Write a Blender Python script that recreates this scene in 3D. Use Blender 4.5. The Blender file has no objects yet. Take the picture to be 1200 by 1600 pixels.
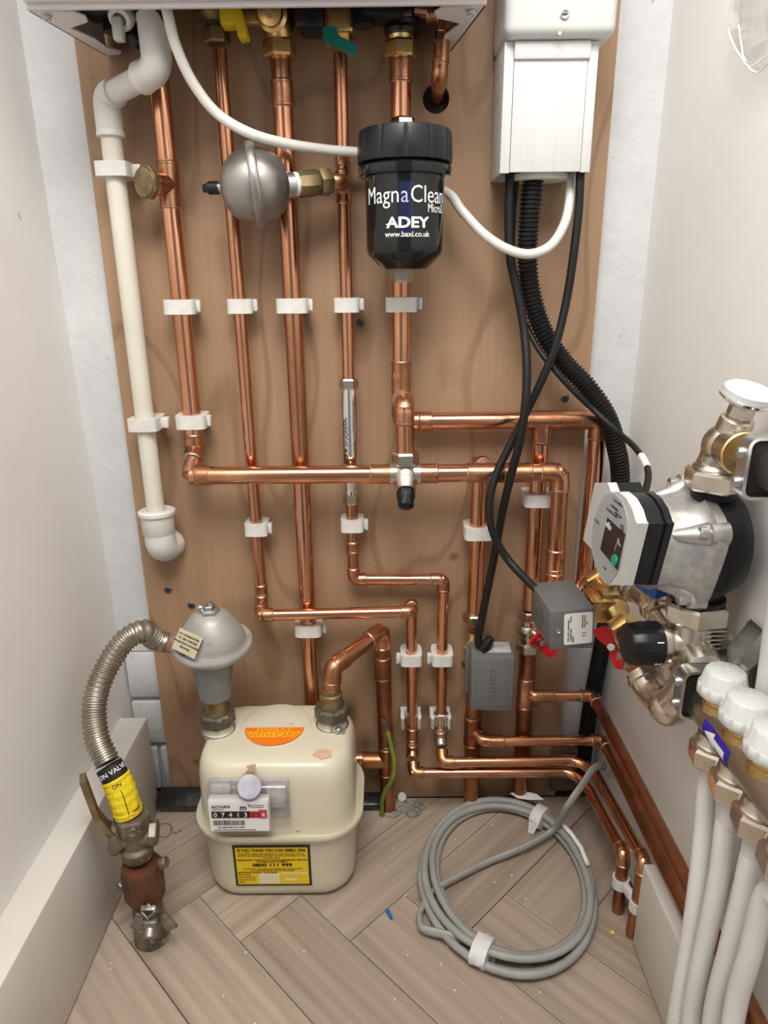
import bpy, bmesh, math, random
import numpy as np
from mathutils import Vector, Matrix
random.seed(7)
S = bpy.context.scene
COL = S.collection
R_ = math.radians
# ------------------------------------------------------------------ camera
F_PX = 1080.0
_v = np.array([34., -3247., -1080.])
_up = -_v / np.linalg.norm(_v)
_rx = np.array([1., 0, 0]); _rx -= _rx.dot(_up) * _up; _rx /= np.linalg.norm(_rx)
ROT = np.stack([_rx, np.cross(_up, _rx), _up])
CAM = np.array([0, -.877, .758])
cd = bpy.data.cameras.new('camera'); cam = bpy.data.objects.new('camera', cd); COL.objects.link(cam)
M4 = np.eye(4); M4[:3, :3] = ROT; M4[:3, 3] = CAM
cam.matrix_world = Matrix(M4.tolist())
cd.sensor_fit = 'VERTICAL'; cd.sensor_height = 32.0; cd.lens = F_PX / 1600 * 32.0
cd.clip_start = .01
S.camera = cam
# ------------------------------------------------------------------ light
S.view_settings.view_transform = 'Standard'; S.view_settings.look = 'None'
S.view_settings.gamma = 1; S.view_settings.use_curve_mapping = False
S.view_settings.exposure = -0.08
w = bpy.data.worlds.new('room_light'); S.world = w; w.use_nodes = True
w.node_tree.nodes['Background'].inputs[0].default_value = (.93, .95, 1, 1)
w.node_tree.nodes['Background'].inputs[1].default_value = .27
def area(name, loc, target, size, power, col):
    l = bpy.data.lights.new(name, 'AREA'); l.shape = 'RECTANGLE'; l.size, l.size_y = size; l.energy = power; l.color = col
    o = bpy.data.objects.new(name, l); COL.objects.link(o); o.location = loc
    o.rotation_euler = (Vector(target) - Vector(loc)).to_track_quat('-Z', 'Y').to_euler()
area('room_ceiling_light', (-.03, -.98, 1.80), (0, -.1, .45), (.6, .6), 23.5, (1, .965, .91))

def _ray(px, py): return ROT @ np.array([px - 600, 800 - py, -F_PX]) / F_PX
def P(px, py, Y):
    d = _ray(px, py); return Vector((CAM + d * (Y - CAM[1]) / d[1]).tolist())
def PX(px, py, X):
    d = _ray(px, py); return Vector((CAM + d * (X - CAM[0]) / d[0]).tolist())
def PZ(px, py, Z):
    d = _ray(px, py); return Vector((CAM + d * (Z - CAM[2]) / d[2]).tolist())
V = Vector
# ------------------------------------------------------------------ materials
def _new(name):
    m = bpy.data.materials.new(name); m.use_nodes = True
    return m, m.node_tree, m.node_tree.nodes['Principled BSDF']
def mat(name, c1, c2=None, rough=.5, rough2=None, metal=0, scale=30, stretch=(1, 1, 1), bump=0, bscale=None, spots=None, trans=0, coat=0, lo=.35, hi=.65, detail=5, rand=0, dist=.001, spec=.5):
    m, nt, b = _new(name)
    b.inputs['Base Color'].default_value = (*c1, 1)
    b.inputs['Roughness'].default_value = rough; b.inputs['Metallic'].default_value = metal
    b.inputs['Transmission Weight'].default_value = trans; b.inputs['Specular IOR Level'].default_value = spec; b.inputs['Coat Weight'].default_value = coat
    N, L = nt.nodes.new, nt.links.new
    tc = N('ShaderNodeTexCoord'); mp = N('ShaderNodeMapping'); mp.inputs['Scale'].default_value = stretch
    L(tc.outputs['Object'], mp.inputs['Vector'])
    vec = mp.outputs['Vector']
    if rand:
        oi = N('ShaderNodeObjectInfo'); mul = N('ShaderNodeMath'); mul.operation = 'MULTIPLY'; mul.inputs[1].default_value = 37
        L(oi.outputs['Random'], mul.inputs[0]); ad = N('ShaderNodeVectorMath'); ad.operation = 'ADD'
        L(vec, ad.inputs[0]); L(mul.outputs[0], ad.inputs[1]); vec = ad.outputs[0]
    col = None
    if c2:
        no = N('ShaderNodeTexNoise'); no.inputs['Scale'].default_value = scale; no.inputs['Detail'].default_value = detail
        L(vec, no.inputs['Vector'])
        mr = N('ShaderNodeMapRange'); mr.inputs[1].default_value = lo; mr.inputs[2].default_value = hi
        L(no.outputs['Fac'], mr.inputs[0])
        mx = N('ShaderNodeMix'); mx.data_type = 'RGBA'; mx.inputs[6].default_value = (*c1, 1); mx.inputs[7].default_value = (*c2, 1)
        L(mr.outputs[0], mx.inputs[0]); col = mx.outputs[2]
        if rough2 is not None:
            m2 = N('ShaderNodeMapRange'); m2.inputs[1].default_value = lo; m2.inputs[2].default_value = hi
            m2.inputs[3].default_value = rough; m2.inputs[4].default_value = rough2
            L(no.outputs['Fac'], m2.inputs[0]); L(m2.outputs[0], b.inputs['Roughness'])
    if spots:  # (colour, scale, threshold)
        n3 = N('ShaderNodeTexNoise'); n3.inputs['Scale'].default_value = spots[1]; n3.inputs['Detail'].default_value = 6
        L(vec, n3.inputs['Vector'])
        r3 = N('ShaderNodeMapRange'); r3.inputs[1].default_value = spots[2]; r3.inputs[2].default_value = spots[2] + .05
        L(n3.outputs['Fac'], r3.inputs[0])
        x3 = N('ShaderNodeMix'); x3.data_type = 'RGBA'; x3.inputs[7].default_value = (*spots[0], 1)
        if col: L(col, x3.inputs[6])
        else: x3.inputs[6].default_value = (*c1, 1)
        L(r3.outputs[0], x3.inputs[0]); col = x3.outputs[2]
    if rand and col:
        hs = N('ShaderNodeHueSaturation'); r4 = N('ShaderNodeMapRange'); r4.inputs[3].default_value = 1 - rand; r4.inputs[4].default_value = 1 + rand
        L(oi.outputs['Random'], r4.inputs[0]); L(r4.outputs[0], hs.inputs['Value']); L(col, hs.inputs['Color']); col = hs.outputs['Color']
    if col: L(col, b.inputs['Base Color'])
    if bump:
        bn = N('ShaderNodeTexNoise'); bn.inputs['Scale'].default_value = bscale or scale; bn.inputs['Detail'].default_value = 4
        L(vec, bn.inputs['Vector'])
        bu = N('ShaderNodeBump'); bu.inputs['Strength'].default_value = bump; bu.inputs['Distance'].default_value = dist
        L(bn.outputs['Fac'], bu.inputs['Height']); L(bu.outputs['Normal'], b.inputs['Normal'])
    return m
def ply(name):
    m, nt, b = _new(name); N, L = nt.nodes.new, nt.links.new
    tc = N('ShaderNodeTexCoord')
    mp = N('ShaderNodeMapping'); mp.inputs['Scale'].default_value = (2.5, 1, .75); L(tc.outputs['Object'], mp.inputs['Vector'])
    big = N('ShaderNodeTexNoise'); big.inputs['Scale'].default_value = 1.7; big.inputs['Detail'].default_value = 2; L(mp.outputs[0], big.inputs['Vector'])
    sn = N('ShaderNodeMath'); sn.operation = 'MULTIPLY'; sn.inputs[1].default_value = 75; L(big.outputs['Fac'], sn.inputs[0])
    si = N('ShaderNodeMath'); si.operation = 'SINE'; L(sn.outputs[0], si.inputs[0])
    mp2 = N('ShaderNodeMapping'); mp2.inputs['Scale'].default_value = (160, 160, 6); L(tc.outputs['Object'], mp2.inputs['Vector'])
    fine = N('ShaderNodeTexNoise'); fine.inputs['Scale'].default_value = 1; fine.inputs['Detail'].default_value = 4; L(mp2.outputs[0], fine.inputs['Vector'])
    a = N('ShaderNodeMapRange'); a.inputs[1].default_value = .75; a.inputs[2].default_value = 1.0; a.inputs[3].default_value = 0; a.inputs[4].default_value = .5; L(si.outputs[0], a.inputs[0])
    f = N('ShaderNodeMapRange'); f.inputs[1].default_value = .3; f.inputs[2].default_value = .7; f.inputs[3].default_value = 0; f.inputs[4].default_value = .26; L(fine.outputs['Fac'], f.inputs[0])
    blot = N('ShaderNodeTexNoise'); blot.inputs['Scale'].default_value = 7; blot.inputs['Detail'].default_value = 5; L(tc.outputs['Object'], blot.inputs['Vector'])
    g = N('ShaderNodeMapRange'); g.inputs[1].default_value = .4; g.inputs[2].default_value = .75; g.inputs[3].default_value = 0; g.inputs[4].default_value = .4; L(blot.outputs['Fac'], g.inputs[0])
    s1 = N('ShaderNodeMath'); L(a.outputs[0], s1.inputs[0]); L(f.outputs[0], s1.inputs[1])
    s2 = N('ShaderNodeMath'); L(s1.outputs[0], s2.inputs[0]); L(g.outputs[0], s2.inputs[1])
    mx = N('ShaderNodeMix'); mx.data_type = 'RGBA'; mx.inputs[6].default_value = (.405, .257, .155, 1); mx.inputs[7].default_value = (.24, .142, .078, 1)
    L(s2.outputs[0], mx.inputs[0])
    st = N('ShaderNodeTexNoise'); st.inputs['Scale'].default_value = 22; st.inputs['Detail'].default_value = 6; L(tc.outputs['Object'], st.inputs['Vector'])
    sr = N('ShaderNodeMapRange'); sr.inputs[1].default_value = .71; sr.inputs[2].default_value = .8; L(st.outputs['Fac'], sr.inputs[0])
    m3 = N('ShaderNodeMix'); m3.data_type = 'RGBA'; m3.inputs[7].default_value = (.16, .085, .05, 1); L(mx.outputs[2], m3.inputs[6]); L(sr.outputs[0], m3.inputs[0])
    col = m3.outputs[2]
    for cx, cz, rx, rz in ((.0945, .160, .020, .030), (-.016, .155, .016, .034), (.004, .10, .02, .03), (.13, .40, .012, .010)):   # scorch and flux stains left by soldering
        sb = N('ShaderNodeVectorMath'); sb.operation = 'SUBTRACT'; sb.inputs[1].default_value = (cx, 0, cz); L(tc.outputs['Object'], sb.inputs[0])
        dv = N('ShaderNodeVectorMath'); dv.operation = 'MULTIPLY'; dv.inputs[1].default_value = (1 / rx, 0, 1 / rz); L(sb.outputs[0], dv.inputs[0])
        le = N('ShaderNodeVectorMath'); le.operation = 'LENGTH'; L(dv.outputs[0], le.inputs[0])
        ad = N('ShaderNodeMath'); L(le.outputs['Value'], ad.inputs[0]); L(st.outputs['Fac'], ad.inputs[1])
        mr = N('ShaderNodeMapRange'); mr.inputs[1].default_value = .55; mr.inputs[2].default_value = 1.45; mr.inputs[3].default_value = .85; mr.inputs[4].default_value = 0; L(ad.outputs[0], mr.inputs[0])
        mk = N('ShaderNodeMix'); mk.data_type = 'RGBA'; mk.inputs[7].default_value = (.085, .042, .02, 1); L(col, mk.inputs[6]); L(mr.outputs[0], mk.inputs[0]); col = mk.outputs[2]
    L(col, b.inputs['Base Color']); b.inputs['Roughness'].default_value = .55
    bu = N('ShaderNodeBump'); bu.inputs['Strength'].default_value = .12; bu.inputs['Distance'].default_value = .0005; L(fine.outputs['Fac'], bu.inputs['Height']); L(bu.outputs[0], b.inputs['Normal'])
    return m
WALL = mat('painted_plaster', (.85, .84, .82), (.80, .785, .76), .55, scale=5, bump=.25, bscale=60, spots=((.40, .37, .33), 38, .735), dist=.002)
BACKW = mat('white_painted_block', (.65, .66, .675), (.59, .60, .615), .6, scale=18, bump=.5, bscale=70, spots=((.35, .34, .32), 45, .71), dist=.003)
SKIRT = mat('primed_board', (.72, .69, .65), (.66, .63, .59), .45, scale=9, spots=((.38, .33, .28), 60, .74))
PLY = ply('plywood')
PLYEDGE = mat('plywood_edge', (.50, .33, .21), (.30, .17, .10), .6, scale=60, stretch=(1, 12, 1))
PLANK = mat('oak_vinyl_plank', (.43, .345, .275), (.29, .225, .172), .42, .5, scale=26, stretch=(.10, 3.0, 1), bump=.25, bscale=60, lo=.36, hi=.72, rand=.13, dist=.0006, detail=8)
PLANKDARK = mat('floor_underlay', (.05, .045, .04), rough=.8)
COPPER = mat('copper_pipe', (.76, .385, .235), (.50, .235, .13), .16, .30, 1, scale=9, stretch=(2, 2, 1), lo=.38, hi=.7, rand=.07)
COPFIT = mat('copper_fitting', (.70, .36, .215), (.42, .20, .105), .22, .42, 1, scale=45, spots=((.24, .11, .06), 60, .66), rand=.1)
COPDULL = mat('tarnished_copper', (.46, .20, .10), (.25, .105, .055), .34, .48, 1, scale=22, rand=.06)
SOLDER = mat('solder', (.62, .56, .50), (.40, .32, .26), .35, .5, 1, scale=200)
BRASS = mat('brass', (.86, .64, .30), (.66, .46, .19), .24, .36, 1, scale=50, rand=.06)
DBRASS = mat('dull_brass', (.34, .26, .14), (.20, .15, .08), .4, .55, .9, scale=60, rand=.08)
NICKEL = mat('nickel_plate', (.70, .65, .56), (.58, .53, .45), .24, .32, 1, scale=40)
DSTEEL = mat('dark_screw_steel', (.20, .19, .18), (.12, .11, .10), .4, metal=.8, scale=200)
CHROME = mat('chrome', (.80, .80, .80), rough=.06, metal=1)
ZINC = mat('galvanised_steel', (.60, .61, .61), (.45, .46, .46), .32, .45, 1, scale=50)
ALU = mat('cast_aluminium', (.60, .595, .59), (.48, .475, .47), .40, .50, .9, scale=120, bump=.2, bscale=300)
STEEL = mat('brushed_steel_bar', (.62, .57, .51), (.50, .455, .40), .30, .38, 1, scale=20, stretch=(8, .4, 8))
VESSEL = mat('grey_steel_vessel', (.36, .34, .32), (.29, .275, .26), .33, .42, .85, scale=25)
GREYCAST = mat('grey_painted_cast', (.44, .43, .41), (.36, .35, .33), .45, .55, .35, scale=40, spots=((.24, .20, .15), 50, .66))
BLUECAST = mat('blue_grey_cast', (.25, .27, .285), (.18, .195, .205), .5, metal=.2, scale=30)
DARKNUT = mat('dark_iron_nut', (.17, .155, .125), (.10, .085, .065), .45, .6, .6, scale=70, spots=((.30, .27, .20), 60, .63))
OLDMETAL = mat('dirty_brass_cock', (.27, .235, .18), (.13, .105, .075), .45, .6, .65, scale=45, spots=((.46, .43, .38), 70, .62))
RUST = mat('rust_brown_paint', (.125, .042, .014), (.07, .024, .010), .45, .6, scale=40, spots=((.36, .29, .24), 45, .66))
HOSE = mat('stainless_hose', (.46, .43, .38), (.33, .29, .24), .30, .42, .95, scale=60)
WPVC = mat('white_pvc', (.70, .69, .665), (.64, .63, .60), .35, scale=20)
CPVC = mat('cream_overflow_pipe', (.70, .67, .585), (.64, .605, .52), .38, scale=14)
CLIP = mat('white_clip_plastic', (.72, .71, .69), (.64, .63, .60), .4, scale=90)
WENAM = mat('white_enamel_case', (.66, .64, .65), rough=.32)
TRUNK = mat('white_trunking', (.66, .67, .675), (.62, .63, .635), .35, scale=60, stretch=(3, 1, .1))
PUMPW = mat('white_pump_plastic', (.62, .63, .62), rough=.38)
BLACK = mat('black_plastic', (.009, .010, .012), rough=.32, spec=.3, spots=((.05, .05, .05), 160, .72))
BLACKG = mat('gloss_black_canister', (.008, .0085, .010), rough=.14, coat=.15, spec=.4)
RUBBER = mat('black_cable', (.010, .010, .010), rough=.45, spec=.3)
NAVY = mat('dark_blue_band', (.012, .016, .055), rough=.2)
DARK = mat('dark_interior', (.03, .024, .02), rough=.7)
WCABLE = mat('white_cable', (.66, .65, .615), rough=.4)
GCABLE = mat('grey_cable', (.33, .335, .315), (.28, .285, .265), .5, scale=40, spots=((.52, .52, .50), 40, .68))
TAPE = mat('white_tape', (.72, .72, .73), (.63, .63, .64), .5, scale=60, bump=.4, bscale=120)
ACT = mat('grey_actuator_plastic', (.140, .143, .143), (.128, .131, .131), .42, scale=40)
RED = mat('red_handle', (.62, .012, .018), rough=.35)
YELLOW = mat('yellow_plastic', (.80, .58, .01), (.70, .50, .01), .45, scale=60)
YSLEEVE = mat('yellow_sleeve', (.86, .68, .012), (.74, .56, .012), .4, scale=40, bump=.9, bscale=90, dist=.004)
GREEN = mat('green_lever', (.006, .17, .14), rough=.35)
TEAL = mat('green_button', (.012, .36, .24), rough=.4)
BLUE = mat('blue_handle', (.012, .12, .55), rough=.35)
DBLUE = mat('blue_sticker', (.03, .015, .34), rough=.4)
CREAM = mat('cream_meter_enamel', (.70, .66, .52), (.65, .605, .465), .3, scale=10, spots=((.30, .25, .17), 75, .71), coat=.2)
PRIMER = mat('chipped_primer', (.64, .40, .27), (.70, .46, .33), .6, scale=80)
ORANGE = mat('orange_sticker', (.86, .20, .012), rough=.4)
AMBER = mat('amber_band', (.90, .48, .02), rough=.4)
LABELY = mat('yellow_label', (.80, .56, .01), rough=.4)
INK = mat('black_ink', (.012, .011, .012), rough=.5)
INKR = mat('brown_ink', (.16, .07, .01), rough=.5)
WHITE = mat('white_print', (.86, .86, .86), rough=.4)
LILAC = mat('lilac_print', (.46, .46, .68), rough=.4)
PAPER = mat('paper_label', (.80, .80, .79), rough=.5)
OLDPAPER = mat('aged_label', (.56, .51, .36), (.48, .43, .28), .5, scale=60)
GREYLAB = mat('grey_sticker', (.42, .45, .47), rough=.4)
DISPLAY = mat('dark_display', (.022, .014, .013), rough=.22)
def film(name, glossy, rough=.08, tint=(1, 1, 1)):
    m, nt, b = _new(name); N, L = nt.nodes.new, nt.links.new
    tr = N('ShaderNodeBsdfTransparent'); tr.inputs[0].default_value = (*tint, 1); gl = N('ShaderNodeBsdfGlossy'); gl.inputs['Roughness'].default_value = rough
    mx = N('ShaderNodeMixShader'); mx.inputs[0].default_value = glossy; L(tr.outputs[0], mx.inputs[1]); L(gl.outputs[0], mx.inputs[2]); L(mx.outputs[0], nt.nodes['Material Output'].inputs[0])
    return m
CLEAR = film('clear_plastic', .10, .08, (.95, .95, .96))
REDIDX = mat('red_index', (.55, .05, .06), rough=.35)
GREYIN = mat('index_backing', (.60, .58, .57), (.42, .40, .40), .4, scale=70)
EARTH = mat('green_yellow_wire', (.12, .19, .03), (.30, .30, .05), .4, scale=25, stretch=(1, 1, .3), lo=.45, hi=.55)
MEMB = mat('black_membrane', (.012, .012, .014), rough=.3, bump=.6, bscale=30, dist=.004)
MORTAR = mat('grey_mortar', (.33, .31, .28), (.20, .185, .165), .8, scale=60, bump=.8, bscale=90, dist=.004)
CRUMB = mat('plaster_crumb', (.78, .75, .70), rough=.8)
TIMBER = mat('dark_timber', (.16, .11, .08), (.09, .065, .05), .7, scale=30, stretch=(1, 1, 6))

# ------------------------------------------------------------------ mesh kit
def basis(axis, hint=None):
    a = V(axis).normalized(); h = V(hint) if hint else (V((0, 0, 1)) if abs(a.z) < .9 else V((1, 0, 0)))
    x = (h - a * h.dot(a)).normalized(); return x, a.cross(x), a
def fillet(pts, rad, n=8):
    pts = [V(p) for p in pts]; out = [pts[0]]
    rads = rad if isinstance(rad, (list, tuple)) else [rad] * len(pts)
    for i in range(1, len(pts) - 1):
        p, a, b = pts[i], (pts[i - 1] - pts[i]), (pts[i + 1] - pts[i])
        la, lb = a.length, b.length; a.normalize(); b.normalize()
        ang = a.angle(b)
        if ang > 3.1 or rads[i] <= 0: out.append(p); continue
        d = min(rads[i] / math.tan(ang / 2), la * .499, lb * .499); r = d * math.tan(ang / 2)
        c = p + (a + b).normalized() * (r / math.sin(ang / 2))
        s, e = p + a * d - c, p + b * d - c; tot = s.angle(e); ax = s.cross(e).normalized()
        for k in range(n + 1): out.append(c + Matrix.Rotation(tot * k / n, 3, ax) @ s)
    out.append(pts[-1]); return out
def smooth(pts, n=10):
    pts = [V(p) for p in pts]; q = [pts[0] * 2 - pts[1]] + pts + [pts[-1] * 2 - pts[-2]]; out = []
    for i in range(1, len(q) - 2):
        a, b, c, d = q[i - 1:i + 3]
        for k in range(n):
            t = k / n
            out.append(.5 * (2 * b + (c - a) * t + (2 * a - 5 * b + 4 * c - d) * t * t + (3 * b - a - 3 * c + d) * t ** 3))
    out.append(pts[-1]); return out
class MB:
    def __init__(s): s.v, s.f, s.m, s.cur = [], [], [], 0
    def mi(s, i): s.cur = i; return s
    def face(s, *i): s.f.append(i); s.m.append(s.cur)
    def rings(s, loops, cap0=True, cap1=True, close=True):
        b = len(s.v); n = len(loops[0])
        for l in loops: s.v += [V(p) for p in l]
        for i in range(len(loops) - 1):
            for j in range(n if close else n - 1):
                k = (j + 1) % n; s.face(b + i * n + j, b + i * n + k, b + (i + 1) * n + k, b + (i + 1) * n + j)
        if cap0: s.face(*[b + j for j in range(n)][::-1])
        if cap1: s.face(*[b + (len(loops) - 1) * n + j for j in range(n)])
        return s
    def tube(s, pts, r, seg=20, caps=True, flat=1, hint=None):
        pts = [V(p) for p in pts]; loops = []; T = []
        for i in range(len(pts)):
            a, c = pts[max(0, i - 1)], pts[min(len(pts) - 1, i + 1)]; T.append((c - a).normalized())
        x, y, _ = basis(T[0], hint)
        for i, p in enumerate(pts):
            if i:
                ax = T[i - 1].cross(T[i])
                if ax.length > 1e-7: x = Matrix.Rotation(T[i - 1].angle(T[i]), 3, ax.normalized()) @ x
            x = (x - T[i] * x.dot(T[i])).normalized(); y = T[i].cross(x)
            rr = r(i) if callable(r) else r
            loops.append([p + x * rr * math.cos(2 * math.pi * k / seg) + y * rr * flat * math.sin(2 * math.pi * k / seg) for k in range(seg)])
        return s.rings(loops, caps, caps)
    def cyl(s, a, b, r, r2=None, seg=24):
        a, b = V(a), V(b); x, y, z = basis(b - a); r2 = r if r2 is None else r2
        return s.rings([[c + x * q * math.cos(2 * math.pi * k / seg) + y * q * math.sin(2 * math.pi * k / seg) for k in range(seg)] for c, q in ((a, r), (b, r2))])
    def lathe(s, o, axis, prof, seg=32, caps=True):
        o = V(o); x, y, z = basis(axis)
        return s.rings([[o + z * h + x * max(r, 1e-5) * math.cos(2 * math.pi * k / seg) + y * max(r, 1e-5) * math.sin(2 * math.pi * k / seg) for k in range(seg)] for r, h in prof], caps, caps)
    def hexn(s, o, axis, r, h, rot=0, n=6):
        """hex nut with chamfered corners, o is the near end"""
        o = V(o); x, y, z = basis(axis); c = h * .14
        def lp(rad, hh): return [o + z * hh + (x * math.cos(rot + 2 * math.pi * k / n) + y * math.sin(rot + 2 * math.pi * k / n)) * rad for k in range(n)]
        return s.rings([lp(r * .9, 0), lp(r, c), lp(r, h - c), lp(r * .9, h)])
    def prism(s, poly, d):
        d = V(d); return s.rings([[V(p) for p in poly], [V(p) + d for p in poly]])
    def box(s, c, size, bev=0, rot=None, segs=2):
        bm = bmesh.new(); bmesh.ops.create_cube(bm, size=1); bmesh.ops.scale(bm, vec=size, verts=bm.verts)
        if bev: bmesh.ops.bevel(bm, geom=bm.edges[:], offset=bev, segments=segs, profile=.5, affect='EDGES')
        return s.add(bm, c, rot)
    def add(s, bm, c=(0, 0, 0), rot=None):
        b = len(s.v); M = rot.to_3x3() if rot else Matrix.Identity(3)
        bm.verts.index_update()
        s.v += [M @ v.co + V(c) for v in bm.verts]
        for f in bm.faces: s.face(*[b + v.index for v in f.verts])
        bm.free(); return s
    def sphere(s, c, r, sc=(1, 1, 1), seg=24, rings=14, rot=None):
        bm = bmesh.new(); bmesh.ops.create_uvsphere(bm, u_segments=seg, v_segments=rings, radius=r); bmesh.ops.scale(bm, vec=sc, verts=bm.verts)
        return s.add(bm, c, rot)
    def torus(s, c, axis, R, r, seg=32, k=8, sx=1):
        x, y, z = basis(axis); c = V(c)
        pts = [c + x * R * math.cos(2 * math.pi * i / seg) + y * R * math.sin(2 * math.pi * i / seg) for i in range(seg)]
        b = len(s.v)
        for i, p in enumerate(pts):
            d = (p - c).normalized(); s.v += [p + d * r * math.cos(2 * math.pi * j / k) + z * r * math.sin(2 * math.pi * j / k) for j in range(k)]
        for i in range(seg):
            for j in range(k): s.face(b + i * k + j, b + ((i + 1) % seg) * k + j, b + ((i + 1) % seg) * k + (j + 1) % k, b + i * k + (j + 1) % k)
        return s
    def build(s, name, mats, parent=None, sharp=38, **kw):
        mats = mats if isinstance(mats, (list, tuple)) else [mats]
        vs = s.v; lo = [min(v[i] for v in vs) for i in range(3)]; hi = [max(v[i] for v in vs) for i in range(3)]
        o = V([(lo[0] + hi[0]) / 2, (lo[1] + hi[1]) / 2, lo[2]])
        me = bpy.data.meshes.new(name); me.from_pydata([v - o for v in vs], [], s.f)
        for m in mats: me.materials.append(m)
        me.polygons.foreach_set('material_index', s.m); me.polygons.foreach_set('use_smooth', [True] * len(s.f))
        bm = bmesh.new(); bm.from_mesh(me); bmesh.ops.recalc_face_normals(bm, faces=bm.faces); bm.to_mesh(me); bm.free()
        me.set_sharp_from_angle(angle=R_(sharp)); me.update()
        ob = bpy.data.objects.new(name, me); COL.objects.link(ob)
        return attach(ob, o, parent, **kw)
WLOC = {}
def attach(ob, o, parent, **kw):
    WLOC[ob.name] = V(o)
    if parent: ob.parent = parent; ob.location = V(o) - WLOC[parent.name]
    else: ob.location = o
    for k, v in kw.items(): ob['category' if k == 'cat' else k] = v
    return ob
def thing(name, label, cat, loc, group=None):
    o = bpy.data.objects.new(name, None); COL.objects.link(o); o.empty_display_size = .02
    kw = dict(label=label, cat=cat)
    if group: kw['group'] = group
    return attach(o, loc, None, **kw)
def tx(s, h, o, xd, yd, m, parent, name='lettering', bold=0, align='CENTER', sx=1, ext=.00012, warp=None, space=1):
    cu = bpy.data.curves.new(name, 'FONT'); cu.body = s; cu.size = h * 1.38; cu.align_x = align; cu.align_y = 'CENTER'; cu.offset = bold * h; cu.extrude = ext
    cu.resolution_u = 3; cu.space_character = space
    t = bpy.data.objects.new('tmp', cu); COL.objects.link(t)
    dg = bpy.context.evaluated_depsgraph_get(); me0 = bpy.data.meshes.new_from_object(t.evaluated_get(dg))
    vs = [v.co.copy() for v in me0.vertices]; fs = [tuple(p.vertices) for p in me0.polygons]
    bpy.data.objects.remove(t); bpy.data.curves.remove(cu); bpy.data.meshes.remove(me0)
    xd, yd = V(xd).normalized(), V(yd).normalized(); n = xd.cross(yd); o = V(o)
    b = MB()
    if warp: b.v = [warp(v.x * sx, v.y, v.z) for v in vs]
    else: b.v = [o + xd * v.x * sx + yd * v.y + n * (v.z + .0003) for v in vs]
    b.f = fs; b.m = [0] * len(fs)
    if fs: return b.build(name, m, parent)
def quad(o, xd, yd, w, h, th=.0004, off=0):
    xd, yd = V(xd).normalized(), V(yd).normalized(); n = xd.cross(yd); o = V(o) + n * off
    return [o - xd * w / 2 - yd * h / 2, o + xd * w / 2 - yd * h / 2, o + xd * w / 2 + yd * h / 2, o - xd * w / 2 + yd * h / 2], n * th
def sticker(o, xd, yd, w, h, m, parent, name='label', off=0, th=.0004, r=0, **kw):
    xd, yd = V(xd).normalized(), V(yd).normalized(); n = xd.cross(yd); o = V(o) + n * off
    pts = []
    for sx, sy, a0 in ((1, -1, -90), (1, 1, 0), (-1, 1, 90), (-1, -1, 180)):
        if not r: pts.append(o + xd * sx * w / 2 + yd * sy * h / 2); continue
        for k in range(5):
            a = R_(a0 + 22.5 * k); pts.append(o + xd * (sx * (w / 2 - r) + r * math.cos(a)) + yd * (sy * (h / 2 - r) + r * math.sin(a)))
    return MB().prism(pts, n * th).build(name, m, parent, **kw)
X_, Y_, Z_ = V((1, 0, 0)), V((0, 1, 0)), V((0, 0, 1)); FW_ = V((0, -1, 0))

# ------------------------------------------------------------------ setting
XL, XR, YB = -.40, .32, .018
def slab(name, quadpts, d, m, **kw): return MB().prism(quadpts, d).build(name, m, **kw)
slab('wall_left', [(-.386, .06, 0), (-.386, -1.15, 0), (-.399, -1.15, .8), (-.403, -1.15, 2.4), (-.403, .06, 2.4), (-.399, .06, .8)], (-.06, 0, 0), WALL, kind='structure')
slab('wall_right', [(XR, .06, 0), (XR, -1.15, 0), (XR, -1.15, 2.4), (XR, .06, 2.4)], (.06, 0, 0), WALL, kind='structure')
wb = MB()
wb.box((-.04, YB + .025, 1.33), (.80, .05, 2.16), 0)
wb.box((-.04, YB + .035, .11), (.80, .046, .28), 0)
WB = wb.build('wall_back', BACKW, kind='structure')
for i, (x0, x1, z0, z1) in enumerate([(-.386, -.30, .171, .248), (-.386, -.30, .089, .163), (-.386, -.3575, .004, .081), (-.352, -.30, .004, .081), (.255, .319, .171, .248), (.255, .319, .089, .163), (.255, .319, .004, .081)]):
    b = MB().box(((x0 + x1) / 2, YB + .011, (z0 + z1) / 2), (x1 - x0, .022, z1 - z0), .003)
    for v in b.v: v.x += random.uniform(-.0006, .0006); v.z += random.uniform(-.0012, .0012)
    b.build('brick', BACKW, WB)
FL = slab('floor', [(-.46, -1.6, -.004), (.38, -1.6, -.004), (.38, .06, -.004), (-.46, .06, -.004)], (0, 0, -.05), PLANKDARK, kind='structure')
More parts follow.
